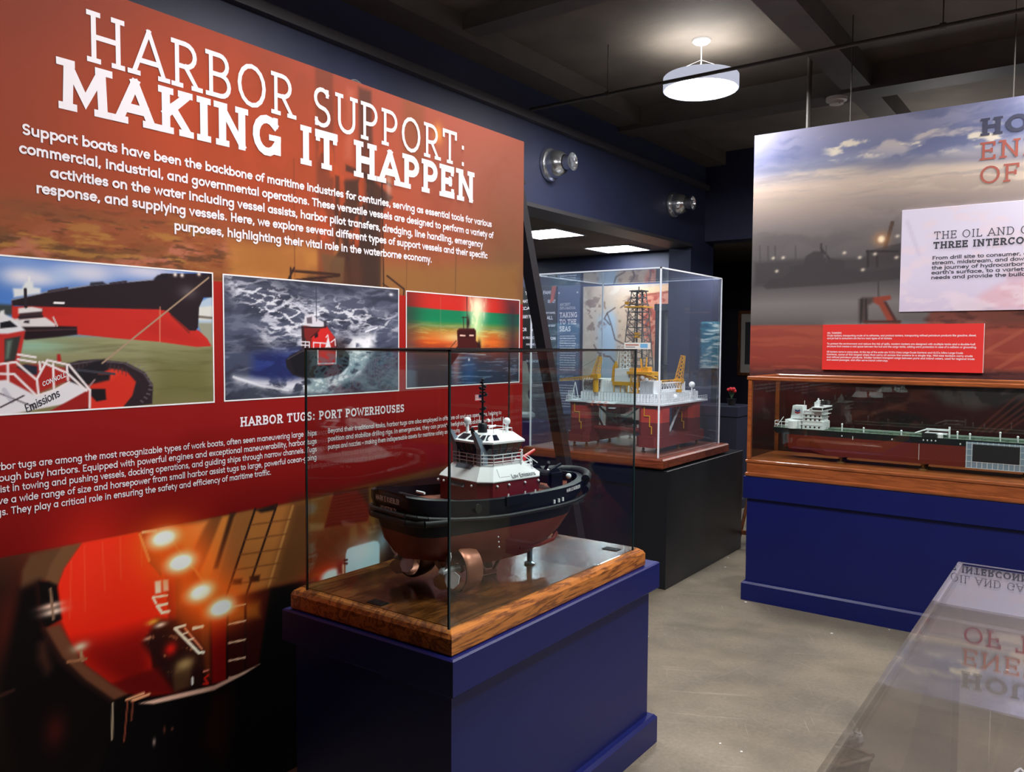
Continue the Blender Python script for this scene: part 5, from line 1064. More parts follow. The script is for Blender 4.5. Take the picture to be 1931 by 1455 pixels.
# wheelhouse
wh = lambda a, k, z: [(-.10 - a, -.05, z), (-.072 - a * .7, -.072 - a, z), (.03 + a * .7, -.072 - a, z), (.06 + a, -.04, z), (.06 + a, .04, z), (.03 + a * .7, .072 + a, z), (-.072 - a * .7, .072 + a, z), (-.10 - a, .05, z)]
MB().rings([wh(-.004, 0, .376), wh(.0, 0, .392), wh(.002, 0, .395)]).build('wheelhouse_base', 'tug_maroon', T)
lo, hi = wh(.002, 0, .395), wh(.022, 0, .446)
MB().rings([lo, hi]).build('wheelhouse_glass', 'tug_window', T)
b = MB()
for i in range(8):
    p, q, p2_, q2 = Vector(lo[i]), Vector(hi[i]), Vector(lo[(i + 1) % 8]), Vector(hi[(i + 1) % 8])
    n = max(1, round((p2_ - p).length / .026))
    for k in range(n): b.bar(p.lerp(p2_, k / n) * 1.004, q.lerp(q2, k / n) * 1.004, .0019, 4)
b.build('window_mullions', 'tug_maroon', T)
r0, r1, r2 = wh(.026, 0, .446), wh(.026, 0, .452), wh(-.012, 0, .474)
MB().rings([r0, r1, r2]).build('wheelhouse_roof', 'tug_white', T)
b = MB()
for i in (7, 0, 1, 3, 6):
    a, c_, d_, e_ = Vector(r1[i]), Vector(r1[(i + 1) % 8]), Vector(r2[(i + 1) % 8]), Vector(r2[i]); n = 2 if i != 1 and i != 6 else 1
    ctr = (a + c_ + d_ + e_) / 4; nn = (c_ - a).cross(d_ - a).normalized()
    if i in (1, 6): c_ = a.lerp(c_, .25); d_ = e_.lerp(d_, .25)
    if nn.dot(Vector((ctr.x + .02, ctr.y, .3))) < 0: nn = -nn
    for k in range(n):
        q = [a.lerp(c_, (k + .12) / n), a.lerp(c_, (k + .88) / n), e_.lerp(d_, (k + .88) / n), e_.lerp(d_, (k + .12) / n)]
        lo_, hi_ = [q[0].lerp(q[3], .2), q[1].lerp(q[2], .2)], [q[1].lerp(q[2], .85), q[0].lerp(q[3], .85)]
        b.add([tuple(v + nn * .0012) for v in lo_ + hi_], [(0, 1, 2, 3)])
b.build('skylights', 'tug_window', T)
rail([(-.05, -.055), (.03, -.055), (.045, 0), (.03, .055), (-.05, .055)], .474, .014, 1, r=.0013, name='roof_railing')
# stacks, mast, domes, monitor, winch
for y in (-.06, .06):
    b = MB(); b.rings([[(-.118, y - .011, .377), (-.088, y - .011, .377), (-.088, y + .011, .377), (-.118, y + .011, .377)], [(-.118, y - .011, .43), (-.09, y - .011, .43), (-.09, y + .011, .43), (-.118, y + .011, .43)], [(-.146, y - .008, .488), (-.132, y - .008, .484), (-.132, y + .008, .484), (-.146, y + .008, .488)]]); st = b.build('exhaust_stack', 'tug_grey', T)
    MB().bar((-.139, y, .484), (-.148, y, .5), .006, 8).build('exhaust_tip', 'dark_metal', st)
    MB().bar((-.11, y - .013, .42), (-.11, y - .013, .38), .002, 5).build('ladder_rail', 'tug_white', st)
MB().lathe([(.016, .474), (.016, .5), (.012, .505)], 12, (-.05, 0, 0)).build('mast_base', 'dark_metal', T, smooth=True)
b = MB().bar((-.05, 0, .5), (-.05, 0, .64), .0045, 8, .0028)
for z, w in ((.53, .01), (.55, .012), (.575, .012), (.595, .018), (.605, .014), (.615, .012), (.628, .008)): b.bar((-.05, -w, z), (-.05, w, z), .0028, 6).bar((-.05 - w * .7, 0, z), (-.05 + w * .7, 0, z), .0028, 6)
for z, y in ((.53, .01), (.55, -.012), (.575, .012), (.595, -.018), (.615, .012), (.62, -.012), (.633, .006), (.642, 0)): b.ball((-.05, y, z + .004), .0052, 8)
b.build('mast', 'dark_metal', T)
fl = MB().box((-.082, -.0006, .578), (-.056, .0006, .598)).build('flag', 'tug_white', T)
b = MB()
for k in range(4): b.box((-.082, -.0009, .578 + k * .0055), (-.056, .0009, .5805 + k * .0055))
b.build('flag_stripes', 'bright_red', fl); MB().box((-.068, -.0012, .588), (-.056, .0012, .598)).build('flag_canton', 'navy_paint', fl)
for x, y, hh in ((-.085, .035, .512), (.03, -.03, .508)):
    d = MB().bar((x, y, .474), (x, y, hh - .012), .0055, 10).build('dome_post', 'tug_white', T); MB().ball((x, y, hh), .0125, 14).build('radar_dome', 'tug_white', d, smooth=True)
for x, y, hh in ((.0, -.045, .525), (.01, .02, .53), (-.02, .05, .52)): MB().bar((x, y, .472), (x, y, hh), .0011, 5).build('whip_antenna', 'tug_white', T)
MB().bar((-.035, -.012, .49), (-.01, -.02, .495), .0035, 6).ball((-.032, -.008, .512), .006, 8).build('searchlight', 'tug_white', T)
fm = MB().bar((.135, 0, .331), (.135, 0, .368), .008, 10).ball((.135, 0, .372), .012, 10).build('fire_monitor', 'bright_red', T, smooth=True); MB().bar((.13, 0, .372), (.185, -.005, .397), .007, 10, .005).build('monitor_barrel', 'bright_red', fm)
w_ = MB().lathe([(.036, -.05), (.036, -.043), (.024, -.043), (.024, .043), (.036, .043), (.036, .05)], 18, (.24, 0, .298), 'y').build('anchor_winch', 'tug_black', T)
MB().box((.215, -.06, .255), (.27, -.053, .318)).box((.215, .053, .255), (.27, .06, .318)).build('winch_frame', 'tug_black', w_); MB().bar((.24, -.03, .325), (.29, -.03, .34), .006, 6).bar((.265, .02, .32), (.24, -.02, .35), .006, 6).build('brake_lever', 'tug_black', w_)
MB().bar((.33, -.035, .26), (.33, -.035, .31), .008, 10).bar((.33, .035, .26), (.33, .035, .31), .008, 10).bar((.33, -.05, .305), (.33, .05, .305), .006, 8).build('tow_staple', 'dark_metal', T)
MB().ball((.3, -.06, .3), .01, 10).ball((.315, .06, .3), .01, 10).build('mooring_bitt', 'tug_white', T)
b = MB().bar((-.33, -.05, .265), (-.33, -.05, .3), .009, 10).bar((-.33, .05, .265), (-.33, .05, .3), .009, 10).bar((-.33, -.07, .296), (-.33, .07, .296), .006, 8); b.build('tow_bitt', 'dark_metal', T)
MB().bar((-.3, -.02, .306), (-.3, .02, .306), .004, 6).build('stern_light', 'tug_white', T)
# thrusters, skeg, stand
for s in (-1, 1):
    t0 = MB().lathe([(.07, -.012), (.074, -.004), (.072, .03), (.066, .055), (.061, .055), (.064, 0), (.066, -.012)], 30, (-.255, s * .115, .083), 'x', cap=False).build('thruster_nozzle', 'bronze', T, smooth=True)
    MB().bar((-.255, s * .1, .15), (-.255, s * .1, .2), .02, 12).bar((-.235, s * .115, .083), (-.2, s * .115, .083), .016, 12, .006).bar((-.22, s * .115, .08), (-.22, s * .11, .17), .012, 8).build('thruster_leg', 'tug_red', t0, smooth=True)
    pr = MB().lathe([(.001, -.055), (.012, -.045), (.014, -.025), (.014, .02)], 16, (-.265, s * .115, .083), 'x')
    for k in range(4):
        a = k * math.pi / 2 + .5; ca, sa = math.cos(a), math.sin(a)
        def pt(rr, w, dx): return (-.3 + dx, s * .115 + ca * rr - sa * w, .083 + sa * rr + ca * w)
        ring = [pt(.012, -.006, .004), pt(.03, -.022, .012), pt(.052, -.024, .014), pt(.066, -.008, .006), pt(.064, .01, -.004), pt(.045, .02, -.01), pt(.026, .014, -.008), pt(.012, .005, -.002)]
        pr.rings([ring, [(p[0] + .0025, p[1], p[2]) for p in ring]])
    pr.build('propeller', 'steel_blade', t0)
MB().bar((-.12, -.0, .1), (-.035, -.0, .008), .0075, 6).bar((.07, .0, .1), (.0, .0, .008), .006, 6).bar((-.05, 0, .006), (.012, 0, .006), .007, 6).build('skeg', 'tug_red', T)
MB().prism([(-.1, -.006, .12), (-.03, -.006, .02), (-.005, -.006, .02), (-.04, -.006, .12)], (0, .012, 0)).build('skeg_fin', 'tug_red', T)
MB().tube([(.0, -.125, .11), (.1, -.118, .1), (.19, -.09, .098), (.25, -.05, .105)], .007, 6).build('bilge_keel', 'tug_red', T)
MB().lathe([(.02, 0), (.02, .004), (.01, .008), (.01, .09)], 16, (.17, 0, 0)).build('stand_post', 'stand_steel', T, smooth=True); MB().lathe([(.02, 0), (.02, .004), (.01, .008), (.01, .11)], 16, (-.16, 0.02, 0)).build('stand_post', 'stand_steel', T, smooth=True)
# ------------------------------------------------------------------ oil rig case
pedestal('display_pedestal', 'near-black pedestal under the oil rig case', -3.31, -2.187, 4.66, 5.99, .767, 'black_paint', rim=0, rh=0, ph=0)
bt = thing('display_case', 'bright-edged acrylic display case on a reddish wooden base, holding the oil rig model', 'display case', (-2.74, 5.2, .767))
r_ = lambda a, z: [(-3.29 + a, 4.64 + a, z), (-2.205 - a, 4.64 + a, z), (-2.205 - a, 5.75 - a, z), (-3.29 + a, 5.75 - a, z)]
MB().rings([r_(.01, .767), r_(0, .775), r_(0, .822), r_(.01, .832)]).build('board', 'mahogany', bt, True); MB().box((-3.24, 4.69, .831), (-2.255, 5.7, .8335)).build('inlay', 'mahogany', bt, True)
gc = cover('acrylic_cover', 'clear acrylic cover with bright edges over the oil rig model', -3.255, -2.262, 4.685, 5.69, .8335, 2.04, 'case_acrylic', 'acrylic_edge', er=.0045, th=.008, t=bt)
lc = thing('label_card', 'small white label card with blue end on the front of the oil rig cover', 'label', (-2.42, 4.6835, 1.547))
MB().box((-.094, -.001, -.0205), (.094, 0, .0205)).build('card', 'white_plastic', lc)
mat('label_blue', (120, 180, 226), .5); MB().box((.022, -.0014, -.013), (.074, -.0008, .013)).build('logo_block', 'label_blue', lc)
MB().box((-.085, -.0014, .002), (.01, -.0008, .009)).build('title_line', 'letter_rust', lc); MB().box((-.085, -.0014, -.010), (-.015, -.0008, -.006)).build('text_line', 'letter_grey', lc)
mat('rig_red', (196, 62, 48), .4); mat('rig_maroon', (120, 36, 34), .42); mat('rig_white', (244, 246, 248), .45); mat('rig_grey', (196, 200, 204), .5); mat('rig_yellow', (226, 164, 24), .42); mat('rig_lattice', (86, 84, 84), .45); mat('rig_dark', (44, 48, 54), .5); mat('rig_orange', (216, 92, 56), .45)
RG = thing('model_oil_rig', 'model oil rig on red pontoons with yellow cranes and a lattice derrick', 'model oil rig', (-2.69, 5.2, .8335))
def rbox(x0, x1, y0, y1, z0, z1, c): return MB().rings([[(x0 + c, y0, z), (x1 - c, y0, z), (x1, y0 + c, z), (x1, y1 - c, z), (x1 - c, y1, z), (x0 + c, y1, z), (x0, y1 - c, z), (x0, y0 + c, z)] for z in (z0, z1)])
for x0, x1 in ((-3.06, -2.88), (-2.515, -2.335)):
    pn = rbox(x0, x1, 4.84, 5.62, .872, .942, .035).build('pontoon', 'rig_maroon', RG, True)
    for y in (4.9, 5.23, 5.55):
        xm = (x0 + x1) / 2
        MB().lathe([(.016, .8335), (.016, .838), (.006, .842), (.011, .852), (.006, .862), (.014, .868), (.014, .873)], 12, (xm + .05, y, 0)).build('foot', 'brass', RG, True)
        MB().lathe([(.016, .8335), (.016, .838), (.006, .842), (.011, .852), (.006, .862), (.014, .868), (.014, .873)], 12, (xm - .05, y, 0)).build('foot', 'brass', RG, True)
    for y0 in (4.87, 5.38):
        cx = (x0 + x1) / 2
        co = rbox(cx - .085, cx + .085, y0, y0 + .17, 1.035, 1.145, .03).build('column', 'rig_red', RG, True)
        rbox(cx - .086, cx + .086, y0 - .001, y0 + .171, .94, 1.036, .03).build('column_base', 'rig_maroon', co, True)
        MB().tube([(cx - .03, y0 - .006, 1.14), (cx - .03, y0 - .006, 1.08), (cx + .01, y0 - .006, 1.08), (cx + .01, y0 - .006, 1.01), (cx + .025, y0 - .006, 1.01), (cx + .025, y0 - .006, .96)], .0035, 6).build('riser_pipe', 'rig_yellow', co, True)
b = MB().bar((-2.88, 4.95, .97), (-2.515, 4.95, .97), .018, 12).bar((-2.88, 5.47, .97), (-2.515, 5.47, .97), .018, 12); b.build('cross_brace', 'rig_maroon', RG, True)
MB().bar((-2.43, 5.03, 1.13), (-2.43, 5.2, .95), .009, 8).bar((-2.43, 5.38, 1.13), (-2.43, 5.2, .95), .009, 8).bar((-2.96, 5.03, 1.13), (-2.96, 5.2, .95), .009, 8).build('diagonal_brace', 'rig_grey', RG, True)
MB().bar((-2.86, 4.95, 1.13), (-2.7, 4.95, 1.0), .008, 8).bar((-2.54, 4.95, 1.13), (-2.7, 4.95, 1.0), .008, 8).build('front_brace', 'rig_dark', RG, True)
MB().box((-3.04, 4.87, 1.13), (-2.35, 5.56, 1.152)).build('lower_deck', 'rig_red', RG, True)
MB().box((-3.065, 4.845, 1.152), (-2.315, 5.6, 1.163)).build('main_deck', 'rig_white', RG, True)
b = MB()
for k in (1.178, 1.193): b.tube([(-3.06, 4.85, k), (-2.32, 4.85, k), (-2.32, 5.595, k)], .0018, 5)
for i in range(24): b.bar((-3.06 + i * .0322, 4.85, 1.163), (-3.06 + i * .0322, 4.85, 1.193), .0016, 4)
for i in range(24): b.bar((-2.32, 4.85 + i * .0324, 1.163), (-2.32, 4.85 + i * .0324, 1.193), .0016, 4)
b.build('deck_railing', 'rig_white', RG, True)
MB().box((-2.97, 4.9, 1.163), (-2.36, 5.52, 1.225)).build('deck_block', 'rig_grey', RG, True)
b = MB()
for i in range(26): b.box((-2.965 + i * .0235, 4.888, 1.166), (-2.955 + i * .0235, 4.9, 1.222))
b.build('deck_ribs', 'rig_white', RG, True)
b = MB()
for i in range(22): b.box((-2.36, 4.92 + i * .027, 1.166), (-2.348, 4.932 + i * .027, 1.222))
b.build('side_ribs', 'rig_white', RG, True)
# modules
md = MB().box((-2.965, 4.92, 1.225), (-2.81, 5.1, 1.315)).build('screen_house', 'rig_white', RG, True); MB().box((-2.955, 4.915, 1.235), (-2.825, 4.921, 1.305)).build('screen', 'rig_dark', md, True)
b = MB()
for i in range(12): b.bar((-2.955 + i * .0118, 4.914, 1.235), (-2.955 + i * .0118 + .02, 4.914, 1.305), .0012, 3).bar((-2.935 + i * .0108, 4.914, 1.235), (-2.955 + i * .0108, 4.914, 1.305), .0012, 3)
b.build('screen_mesh', 'rig_white', md, True)
b = MB().box((-2.81, 4.95, 1.225), (-2.66, 5.12, 1.29)); 
for i in range(14): b.box((-2.808 + i * .0108, 4.94, 1.225), (-2.804 + i * .0108, 4.95, 1.305))
b.build('ribbed_house', 'rig_white', RG, True)
MB().box((-2.72, 4.93, 1.30), (-2.6, 5.0, 1.39)).box((-2.6, 4.93, 1.30), (-2.545, 5.0, 1.345)).build('control_cabin', 'rig_white', RG, True)
MB().box((-2.73, 4.92, 1.275), (-2.53, 5.02, 1.3)).build('cabin_platform', 'rig_yellow', RG, True)
b = MB()
for x in (-2.72, -2.67, -2.62, -2.57, -2.54): b.bar((x, 4.925, 1.225), (x, 4.925, 1.276), .003, 5)
b.build('cabin_legs', 'rig_yellow', RG, True)
b = MB().truss((-2.665, 4.98, 1.39), (-2.665, 4.98, 1.55), .05, .045, 5, .0025); b.box((-2.71, 4.95, 1.548), (-2.61, 5.01, 1.553)); b.bar((-2.73, 4.96, 1.32), (-2.7, 4.96, 1.55), .0025, 4); b.build('white_tower', 'rig_white', RG, True)
MB().prism([(-2.745, 4.93, 1.30), (-2.72, 4.93, 1.30), (-2.715, 4.93, 1.44), (-2.735, 4.93, 1.40)], (0, .04, 0)).build('crane_post', 'rig_yellow', RG, True)
# lifeboats under the front deck edge
for x in (-2.83, -2.78, -2.73):
    MB().lathe([(.002, -.03), (.014, -.018), (.016, 0), (.014, .018), (.002, .03)], 12, (x, 4.83, 1.145), 'y').build('lifeboat', 'rig_orange', RG, True)
MB().box((-2.86, 4.8, 1.152), (-2.66, 4.846, 1.157)).box((-2.7, 4.815, 1.12), (-2.66, 4.85, 1.126)).build('lifeboat_platform', 'rig_white', RG, True)
# cranes
def crane(name, base, tip, top, par):
    bx, by, bz = base
    c = MB().bar((bx, by, 1.225), (bx, by, bz), .02, 10).box((bx - .028, by - .025, bz - .01), (bx + .028, by + .025, bz + .02)).build(name, 'rig_yellow', par, True)
    MB().truss((bx, by, bz + .02), top, .04, .022, 6, .003).build('a_frame', 'rig_yellow', c, True)
    MB().truss((bx, by - .02, bz), tip, .026, .014, 14, .0024).build('boom', 'rig_yellow', c, True)
    MB().bar(top, tip, .0012, 4).bar(tip, (tip[0], tip[1], tip[2] - .06), .001, 4).build('hoist_wire', 'rig_dark', c, True)
    MB().box((bx + .012, by - .035, bz - .01), (bx + .035, by - .01, bz + .02)).build('cab', 'rig_yellow', c, True)
crane('left_crane', (-2.84, 4.88, 1.33), (-3.13, 4.88, 1.30), (-2.82, 4.9, 1.47), RG)
crane('right_crane', (-2.38, 5.24, 1.30), (-2.56, 4.95, 1.295), (-2.36, 5.26, 1.48), RG)
MB().lathe([(.022, 1.225), (.022, 1.3)], 12, (-2.375, 5.28, 0)).build('crane_pedestal', 'rig_white', RG, True)
# derrick
dx, dy = -2.665, 5.17
dk = MB().truss((dx, dy, 1.35), (dx, dy, 1.84), .165, .1, 9, .0042).build('derrick', 'rig_lattice', RG, True)
MB().box((dx - .075, dy - .075, 1.815), (dx + .075, dy + .075, 1.825)).box((dx - .09, dy - .04, 1.84), (dx - .06, dy + .04, 1.86)).build('monkey_board', 'rig_yellow', dk, True)
MB().truss((dx, dy, 1.84), (dx, dy, 1.93), .09, .075, 2, .004).box((dx - .05, dy - .05, 1.93), (dx + .05, dy + .05, 1.938)).bar((dx, dy, 1.93), (dx, dy, 1.965), .004, 6).build('crown_block', 'rig_lattice', dk, True)
MB().bar((dx - .015, dy, 1.4), (dx - .015, dy, 1.93), .003, 5).bar((dx + .02, dy + .02, 1.36), (dx + .02, dy + .02, 1.93), .006, 6).bar((dx, dy - .02, 1.36), (dx, dy - .02, 1.93), .004, 6).build('drill_string', 'rig_dark', dk, True)
MB().box((dx - .015, dy - .03, 1.6), (dx + .015, dy, 1.64)).build('travelling_block', 'rig_yellow', dk, True)
MB().tube([(dx + .085, dy - .06, 1.37), (dx + .1, dy - .06, 1.5), (dx + .07, dy - .06, 1.62), (dx + .06, dy - .06, 1.78)], .0022, 5).build('standpipe', 'rig_dark', dk, True)
b = MB().box((dx - .1, dy - .1, 1.335), (dx + .12, dy + .1, 1.35))
for x in (-.09, -.02, .05, .11):
    for y in (-.09, .09): b.bar((dx + x, dy + y, 1.225), (dx + x, dy + y, 1.336), .006, 6)
b.build('drill_floor', 'rig_yellow', RG, True)
b = MB().truss((-2.56, 4.94, 1.225), (-2.56, 4.94, 1.36), .06, .05, 3, .0035).box((-2.61, 4.9, 1.355), (-2.42, 5.02, 1.372)).box((-2.6, 4.92, 1.372), (-2.54, 4.98, 1.395)).box((-2.5, 4.92, 1.372), (-2.46, 4.98, 1.405)).bar((-2.52, 4.95, 1.37), (-2.53, 4.95, 1.46), .006, 6).bar((-2.49, 4.95, 1.4), (-2.485, 4.95, 1.47), .005, 6).bar((-2.61, 4.93, 1.36), (-2.4, 4.93, 1.33), .008, 6)
b.build('drawworks', 'rig_yellow', RG, True)
MB().ball((-2.5, 4.92, 1.335), .014, 10).ball((-2.47, 4.92, 1.32), .012, 10).build('buoyancy_tanks', 'rig_white', RG, True)
MB().box((-2.52, 4.93, 1.225), (-2.42, 5.05, 1.31)).build('cargo_house', 'rig_white', RG, True)
b = MB()
for i in range(9): b.box((-2.518 + i * .0112, 4.922, 1.23), (-2.512 + i * .0112, 4.93, 1.305))
b.build('cargo_ribs', 'rig_grey', RG, True)
MB().truss((-2.37, 4.98, 1.275), (-2.37, 5.22, 1.275), .045, .045, 6, .0028).build('pipe_rack', 'rig_white', RG, True)
b = MB().ball((-2.345, 5.1, 1.2), .02, 12).ball((-2.34, 5.37, 1.275), .022, 12).bar((-2.34, 5.37, 1.165), (-2.34, 5.37, 1.26), .005, 6).bar((-2.335, 5.42, 1.165), (-2.335, 5.4, 1.24), .008, 6).bar((-2.335, 5.34, 1.165), (-2.335, 5.33, 1.22), .009, 8); b.build('vent_tanks', 'rig_white', RG, True)
b = MB()
for i in range(7): b.bar((-2.41 + .012 * i, 4.87, 1.165), (-2.41 + .012 * i, 4.87, 1.2 + .01 * (i % 3)), .004, 6)
for i in range(5): b.bar((-3.05, 4.86 + i * .02, 1.163), (-3.05, 4.86 + i * .02, 1.23), .002, 5)
b.bar((-3.03, 4.87, 1.163), (-3.0, 4.87, 1.29), .0035, 5).bar((-2.97, 4.87, 1.163), (-3.0, 4.87, 1.29), .0035, 5).bar((-3.06, 4.87, 1.2), (-2.95, 4.87, 1.17), .003, 5)
b.build('deck_posts', 'rig_white', RG, True)
# ------------------------------------------------------------------ harbor-dusk panel (behind the tanker case)
QY = 5.35; FY = QY - .0015
P2 = thing('exhibit_panel', 'grey and red harbor-dusk panel hanging behind the tanker case', 'exhibit panel', (-.3, QY, 0))
QX0, QX1, QT = -1.918, 1.35, 2.948
MB().box((QX0, QY + .002, .12), (QX1, QY + .04, QT)).build('board', 'board_edge', P2, True)
print_mesh('mural', MURAL_PORT, 'y', QY, QX0, QX1, .8, QT, .0075, P2)
MB().box((QX0, QY, .12), (QX1, QY + .002, .8)).build('lower_board', 'rig_dark', P2, True)
HX = ((1, 0, 0), (0, 0, 1))
headline('heading', 'letter_grey', P2, 'HOUSTON:', (-.600, FY, 2.754), *HX, .098, .88, .2)
headline('heading', 'letter_rust', P2, 'ENERGY CAPITAL', (-.600, FY, 2.617), *HX, .1, 1.34, .11); headline('heading', 'letter_rust', P2, 'OF THE WORLD', (-.600, FY, 2.482), *HX, .1, 1.18, .11)
WPX = -1.0
WP_ART = [('vgrad', [(1.7, (206, 190, 214)), (1.95, (218, 208, 232)), (2.4, (226, 220, 240))]), ('poly', [(-.62, 1.765), (-.58, 1.85), (-.5, 1.9), (-.42, 1.93), (.4, 1.93), (.95, 1.9), (.95, 1.765)], (222, 178, 190), .03, .8), ('poly', [(-.72, 1.765), (-.66, 1.82), (-.55, 1.8), (-.5, 1.765)], (176, 172, 188), .02, .7), ('poly', [(-.45, 1.93), (-.45, 1.98), (-.3, 1.98), (-.28, 1.93)], (214, 180, 196), .01, .7), ('noise', 65, .12, .05, (232, 214, 226), .5, .7, .7, None, .03), ('noise', 66, .05, .03, (206, 160, 172), .58, .7, .5, [(-.5, 1.765), (.95, 1.765), (.95, 1.92), (-.45, 1.92)], .03), ('line', [(-.97, 2.3), (-.9, 2.1)], (206, 196, 220), .02, .6)]
wp = MB().bbox((-1.0, QY - .012, 1.762), (.95, QY - .0005, 2.37), .001).build('white_plaque', 'plaque_white', P2, True)
print_mesh('plaque_print', WP_ART, 'y', QY - .0128, -.999, .949, 1.763, 2.369, .012, P2)
WY = QY - .0145
headline('plaque_title', 'letter_black', wp, 'THE OIL AND GAS INDUSTRY:', (-0.8226, WY, 2.184), *HX, .045, .92, .095)
headline('plaque_title', 'letter_black', wp, 'THREE INTERCONNECTED SECTORS', (-0.8239, WY, 2.128), *HX, .041, 1.0, .2)
h = MB()
for i, (t, w_) in enumerate((('From drill site to consumer, oil and gas moves up-', .82), ('stream, midstream, and downstream, covering', .75), ('the journey of hydrocarbons from the deep', .74), ("earth's surface, to a variety of refined uses", .75), ('needs and provide the building blocks of life', .75))):
    text(h, t, (-0.8278 - .001 * i, WY, 2.065 - i * .0287), (1, 0, 0), (0, 0, 1), .0215, w_, .17)
h.build('plaque_text', 'letter_black', wp, True)
RP = thing('text_plaque', 'bright red text plaque on the harbor panel, above the tanker case', 'plaque', (-.995, QY - .001, 1.545))
MB().bbox((-1.440, QY - .022, 1.404), (-.548, QY - .001, 1.688), .001).build('plaque_board', 'plaque_edge', RP, True)
MB().box((-1.440, QY - .0235, 1.404), (-.549, QY - .022, 1.688)).build('plaque_face', 'red_plaque', RP, True)
h = MB(); ry = QY - .0245
for t, x1, z in (('OIL TANKERS', -1.325, 1.63), ('Crude tankers, transporting crude oil to refineries, and product tankers, transporting refined petroleum products like gasoline, diesel,', -.585, 1.614), ('and jet fuel to consumers are the two main types of oil tankers.', -1.03, 1.597),
    ('To protect the environment and reduce the risk of spills, modern tankers are designed with multiple tanks and a double-hull', -.59, 1.563), ('structure that creates a void space between the hull and the cargo tanks, adding extra protection in case of a collision or grounding.', -.582, 1.546),
    ('Oil tankers come in many sizes. At the top of the scale are VLCCs (Very Large Crude Carriers) and ULCCs (Ultra Large Crude', -.65, 1.512), ('Carriers), some of the largest ships that carry oil across the oceans in a single trip. Mid-size tankers carry crude', -.60, 1.495), ('and refined petroleum products. Smaller tankers transport cargo between ports and inland waters, used for regional trade', -.59, 1.478), ('and coastal passages, and often serve inland waterways.', -1.05, 1.461)):
    text(h, t, (-1.412, ry, z), (1, 0, 0), (0, 0, 1), .0115, x1 + 1.412, .17)
h.build('plaque_text', 'letter_white', RP, True)
# ------------------------------------------------------------------ tanker case
pedestal('display_pedestal', 'long navy pedestal under the tanker case', -1.735, .75, 4.775, 5.32, .765, 'navy_paint', rim=.018, rh=.14, ph=.115, pl=.02)
CB = thing('display_case', 'long wood-framed glass display case holding the tanker model', 'display case', (-.5, 5.04, .765))
cx0, cx1, cy0, cy1 = -1.725, .74, 4.768, 5.315
r_ = lambda a, z: [(cx0 + a, cy0 + a, z), (cx1 - a, cy0 + a, z), (cx1 - a, cy1 - a, z), (cx0 + a, cy1 - a, z)]
MB().rings([r_(.004, .765), r_(.0, .772), r_(0, .783), r_(.008, .788), r_(.008, .846), r_(.002, .85), r_(0, .862), r_(.006, .866)]).build('moulded_edge', 'cherry', CB, True); MB().box((cx0 + .03, cy0 + .03, .8655), (cx1 - .03, cy1 - .03, .867)).build('top_board', 'cherry', CB, True)
CF = CB
gx0, gx1, gy0, gy1 = -1.718, .733, 4.775, 5.308; pw = .022
for x in (gx0, gx1 - pw):
    for y in (gy0, gy1 - pw): MB().bbox((x, y, .867), (x + pw, y + pw, 1.345), .002).build('post', 'cherry', CF, True)
for a, b_ in (((gx0 - .006, gy0 - .006), (gx1 + .006, gy0 + pw)), ((gx0 - .006, gy1 - pw), (gx1 + .006, gy1 + .006)), ((gx0 - .006, gy0 + pw), (gx0 + pw, gy1 - pw)), ((gx1 - pw, gy0 + pw), (gx1 + .006, gy1 - pw))):
    MB().bbox((a[0], a[1], 1.345), (b_[0], b_[1], 1.369), .004).build('top_rail', 'cherry', CF, True)
for a, b_ in (((gx0 + pw, gy0 + .008, .867), (gx1 - pw, gy0 + .012, 1.345)), ((gx0 + pw, gy1 - .012, .867), (gx1 - pw, gy1 - .008, 1.345)), ((gx0 + .008, gy0 + pw, .867), (gx0 + .012, gy1 - pw, 1.345)), ((gx1 - .012, gy0 + pw, .867), (gx1 - .008, gy1 - pw, 1.345)), ((gx0 + pw, gy0 + pw, 1.352), (gx1 - pw, gy1 - pw, 1.356))):
    MB().box(a, b_).build('glass_pane', 'case_glass', CF, True)
# tanker (bow = +x)
mat('ship_black', (20, 22, 26), .4); mat('ship_red', (104, 34, 26), .42); mat('ship_green', (86, 104, 90), .5); mat('ship_white', (226, 228, 230), .4); mat('ship_cut', (120, 138, 156), .5); mat('ship_tank', (26, 24, 28), .5); mat('logo_blue', (30, 60, 130), .5); mat('logo_red', (190, 30, 44), .5)
TK = thing('model_tanker', 'model oil tanker with black and dark red hull and white stern house', 'model ship', (-.6, 5.03, .867))
def tb(x):
    return float(np.interp(x, [-1.63, -1.6, -1.5, -1.3, .15, .3, .38, .43], [.05, .075, .092, .098, .098, .075, .035, .002]))
tx_ = [-1.63, -1.6, -1.55, -1.5, -1.4, -1.3, -1.0, -.6, -.3, 0, .15, .24, .3, .35, .39, .43]
def ploft(f, m, nm):
    rs = [];
    for x in tx_:
        p = f(x); rs.append([(a, 5.03 - b, c) for a, b, c in p] + [(a, 5.03 + b, c) for a, b, c in p[::-1]])
    return MB().rings(rs, closed=False).build(nm, m, TK, True, smooth=False)
ploft(lambda x: [(x, tb(x), 1.053 + .02 * max(0, x - .1)), (x, tb(x), 1.035), (max(x, -1.6) if x < -1.4 else x, tb(x) * (1 if x < .2 else .95), 1.018)], 'ship_black', 'topsides')
ploft(lambda x: [(max(x, -1.535), tb(x) * (1 if x < .2 else .95), 1.018), (max(x, -1.53), tb(x) * (1 if -1.4 < x < .2 else .7), .93), (max(x, -1.51), tb(x) * (.92 if -1.35 < x < .2 else .3), .905)], 'ship_red', 'lower_hull')
dk = MB().add([(x, 5.03 + s * (tb(x) - .004), 1.0535 + .02 * max(0, x - .1)) for x in tx_ for s in (1, -1)], [(2 * i, 2 * i + 1, 2 * i + 3, 2 * i + 2) for i in range(len(tx_) - 1)]).build('deck', 'ship_green', TK, True)
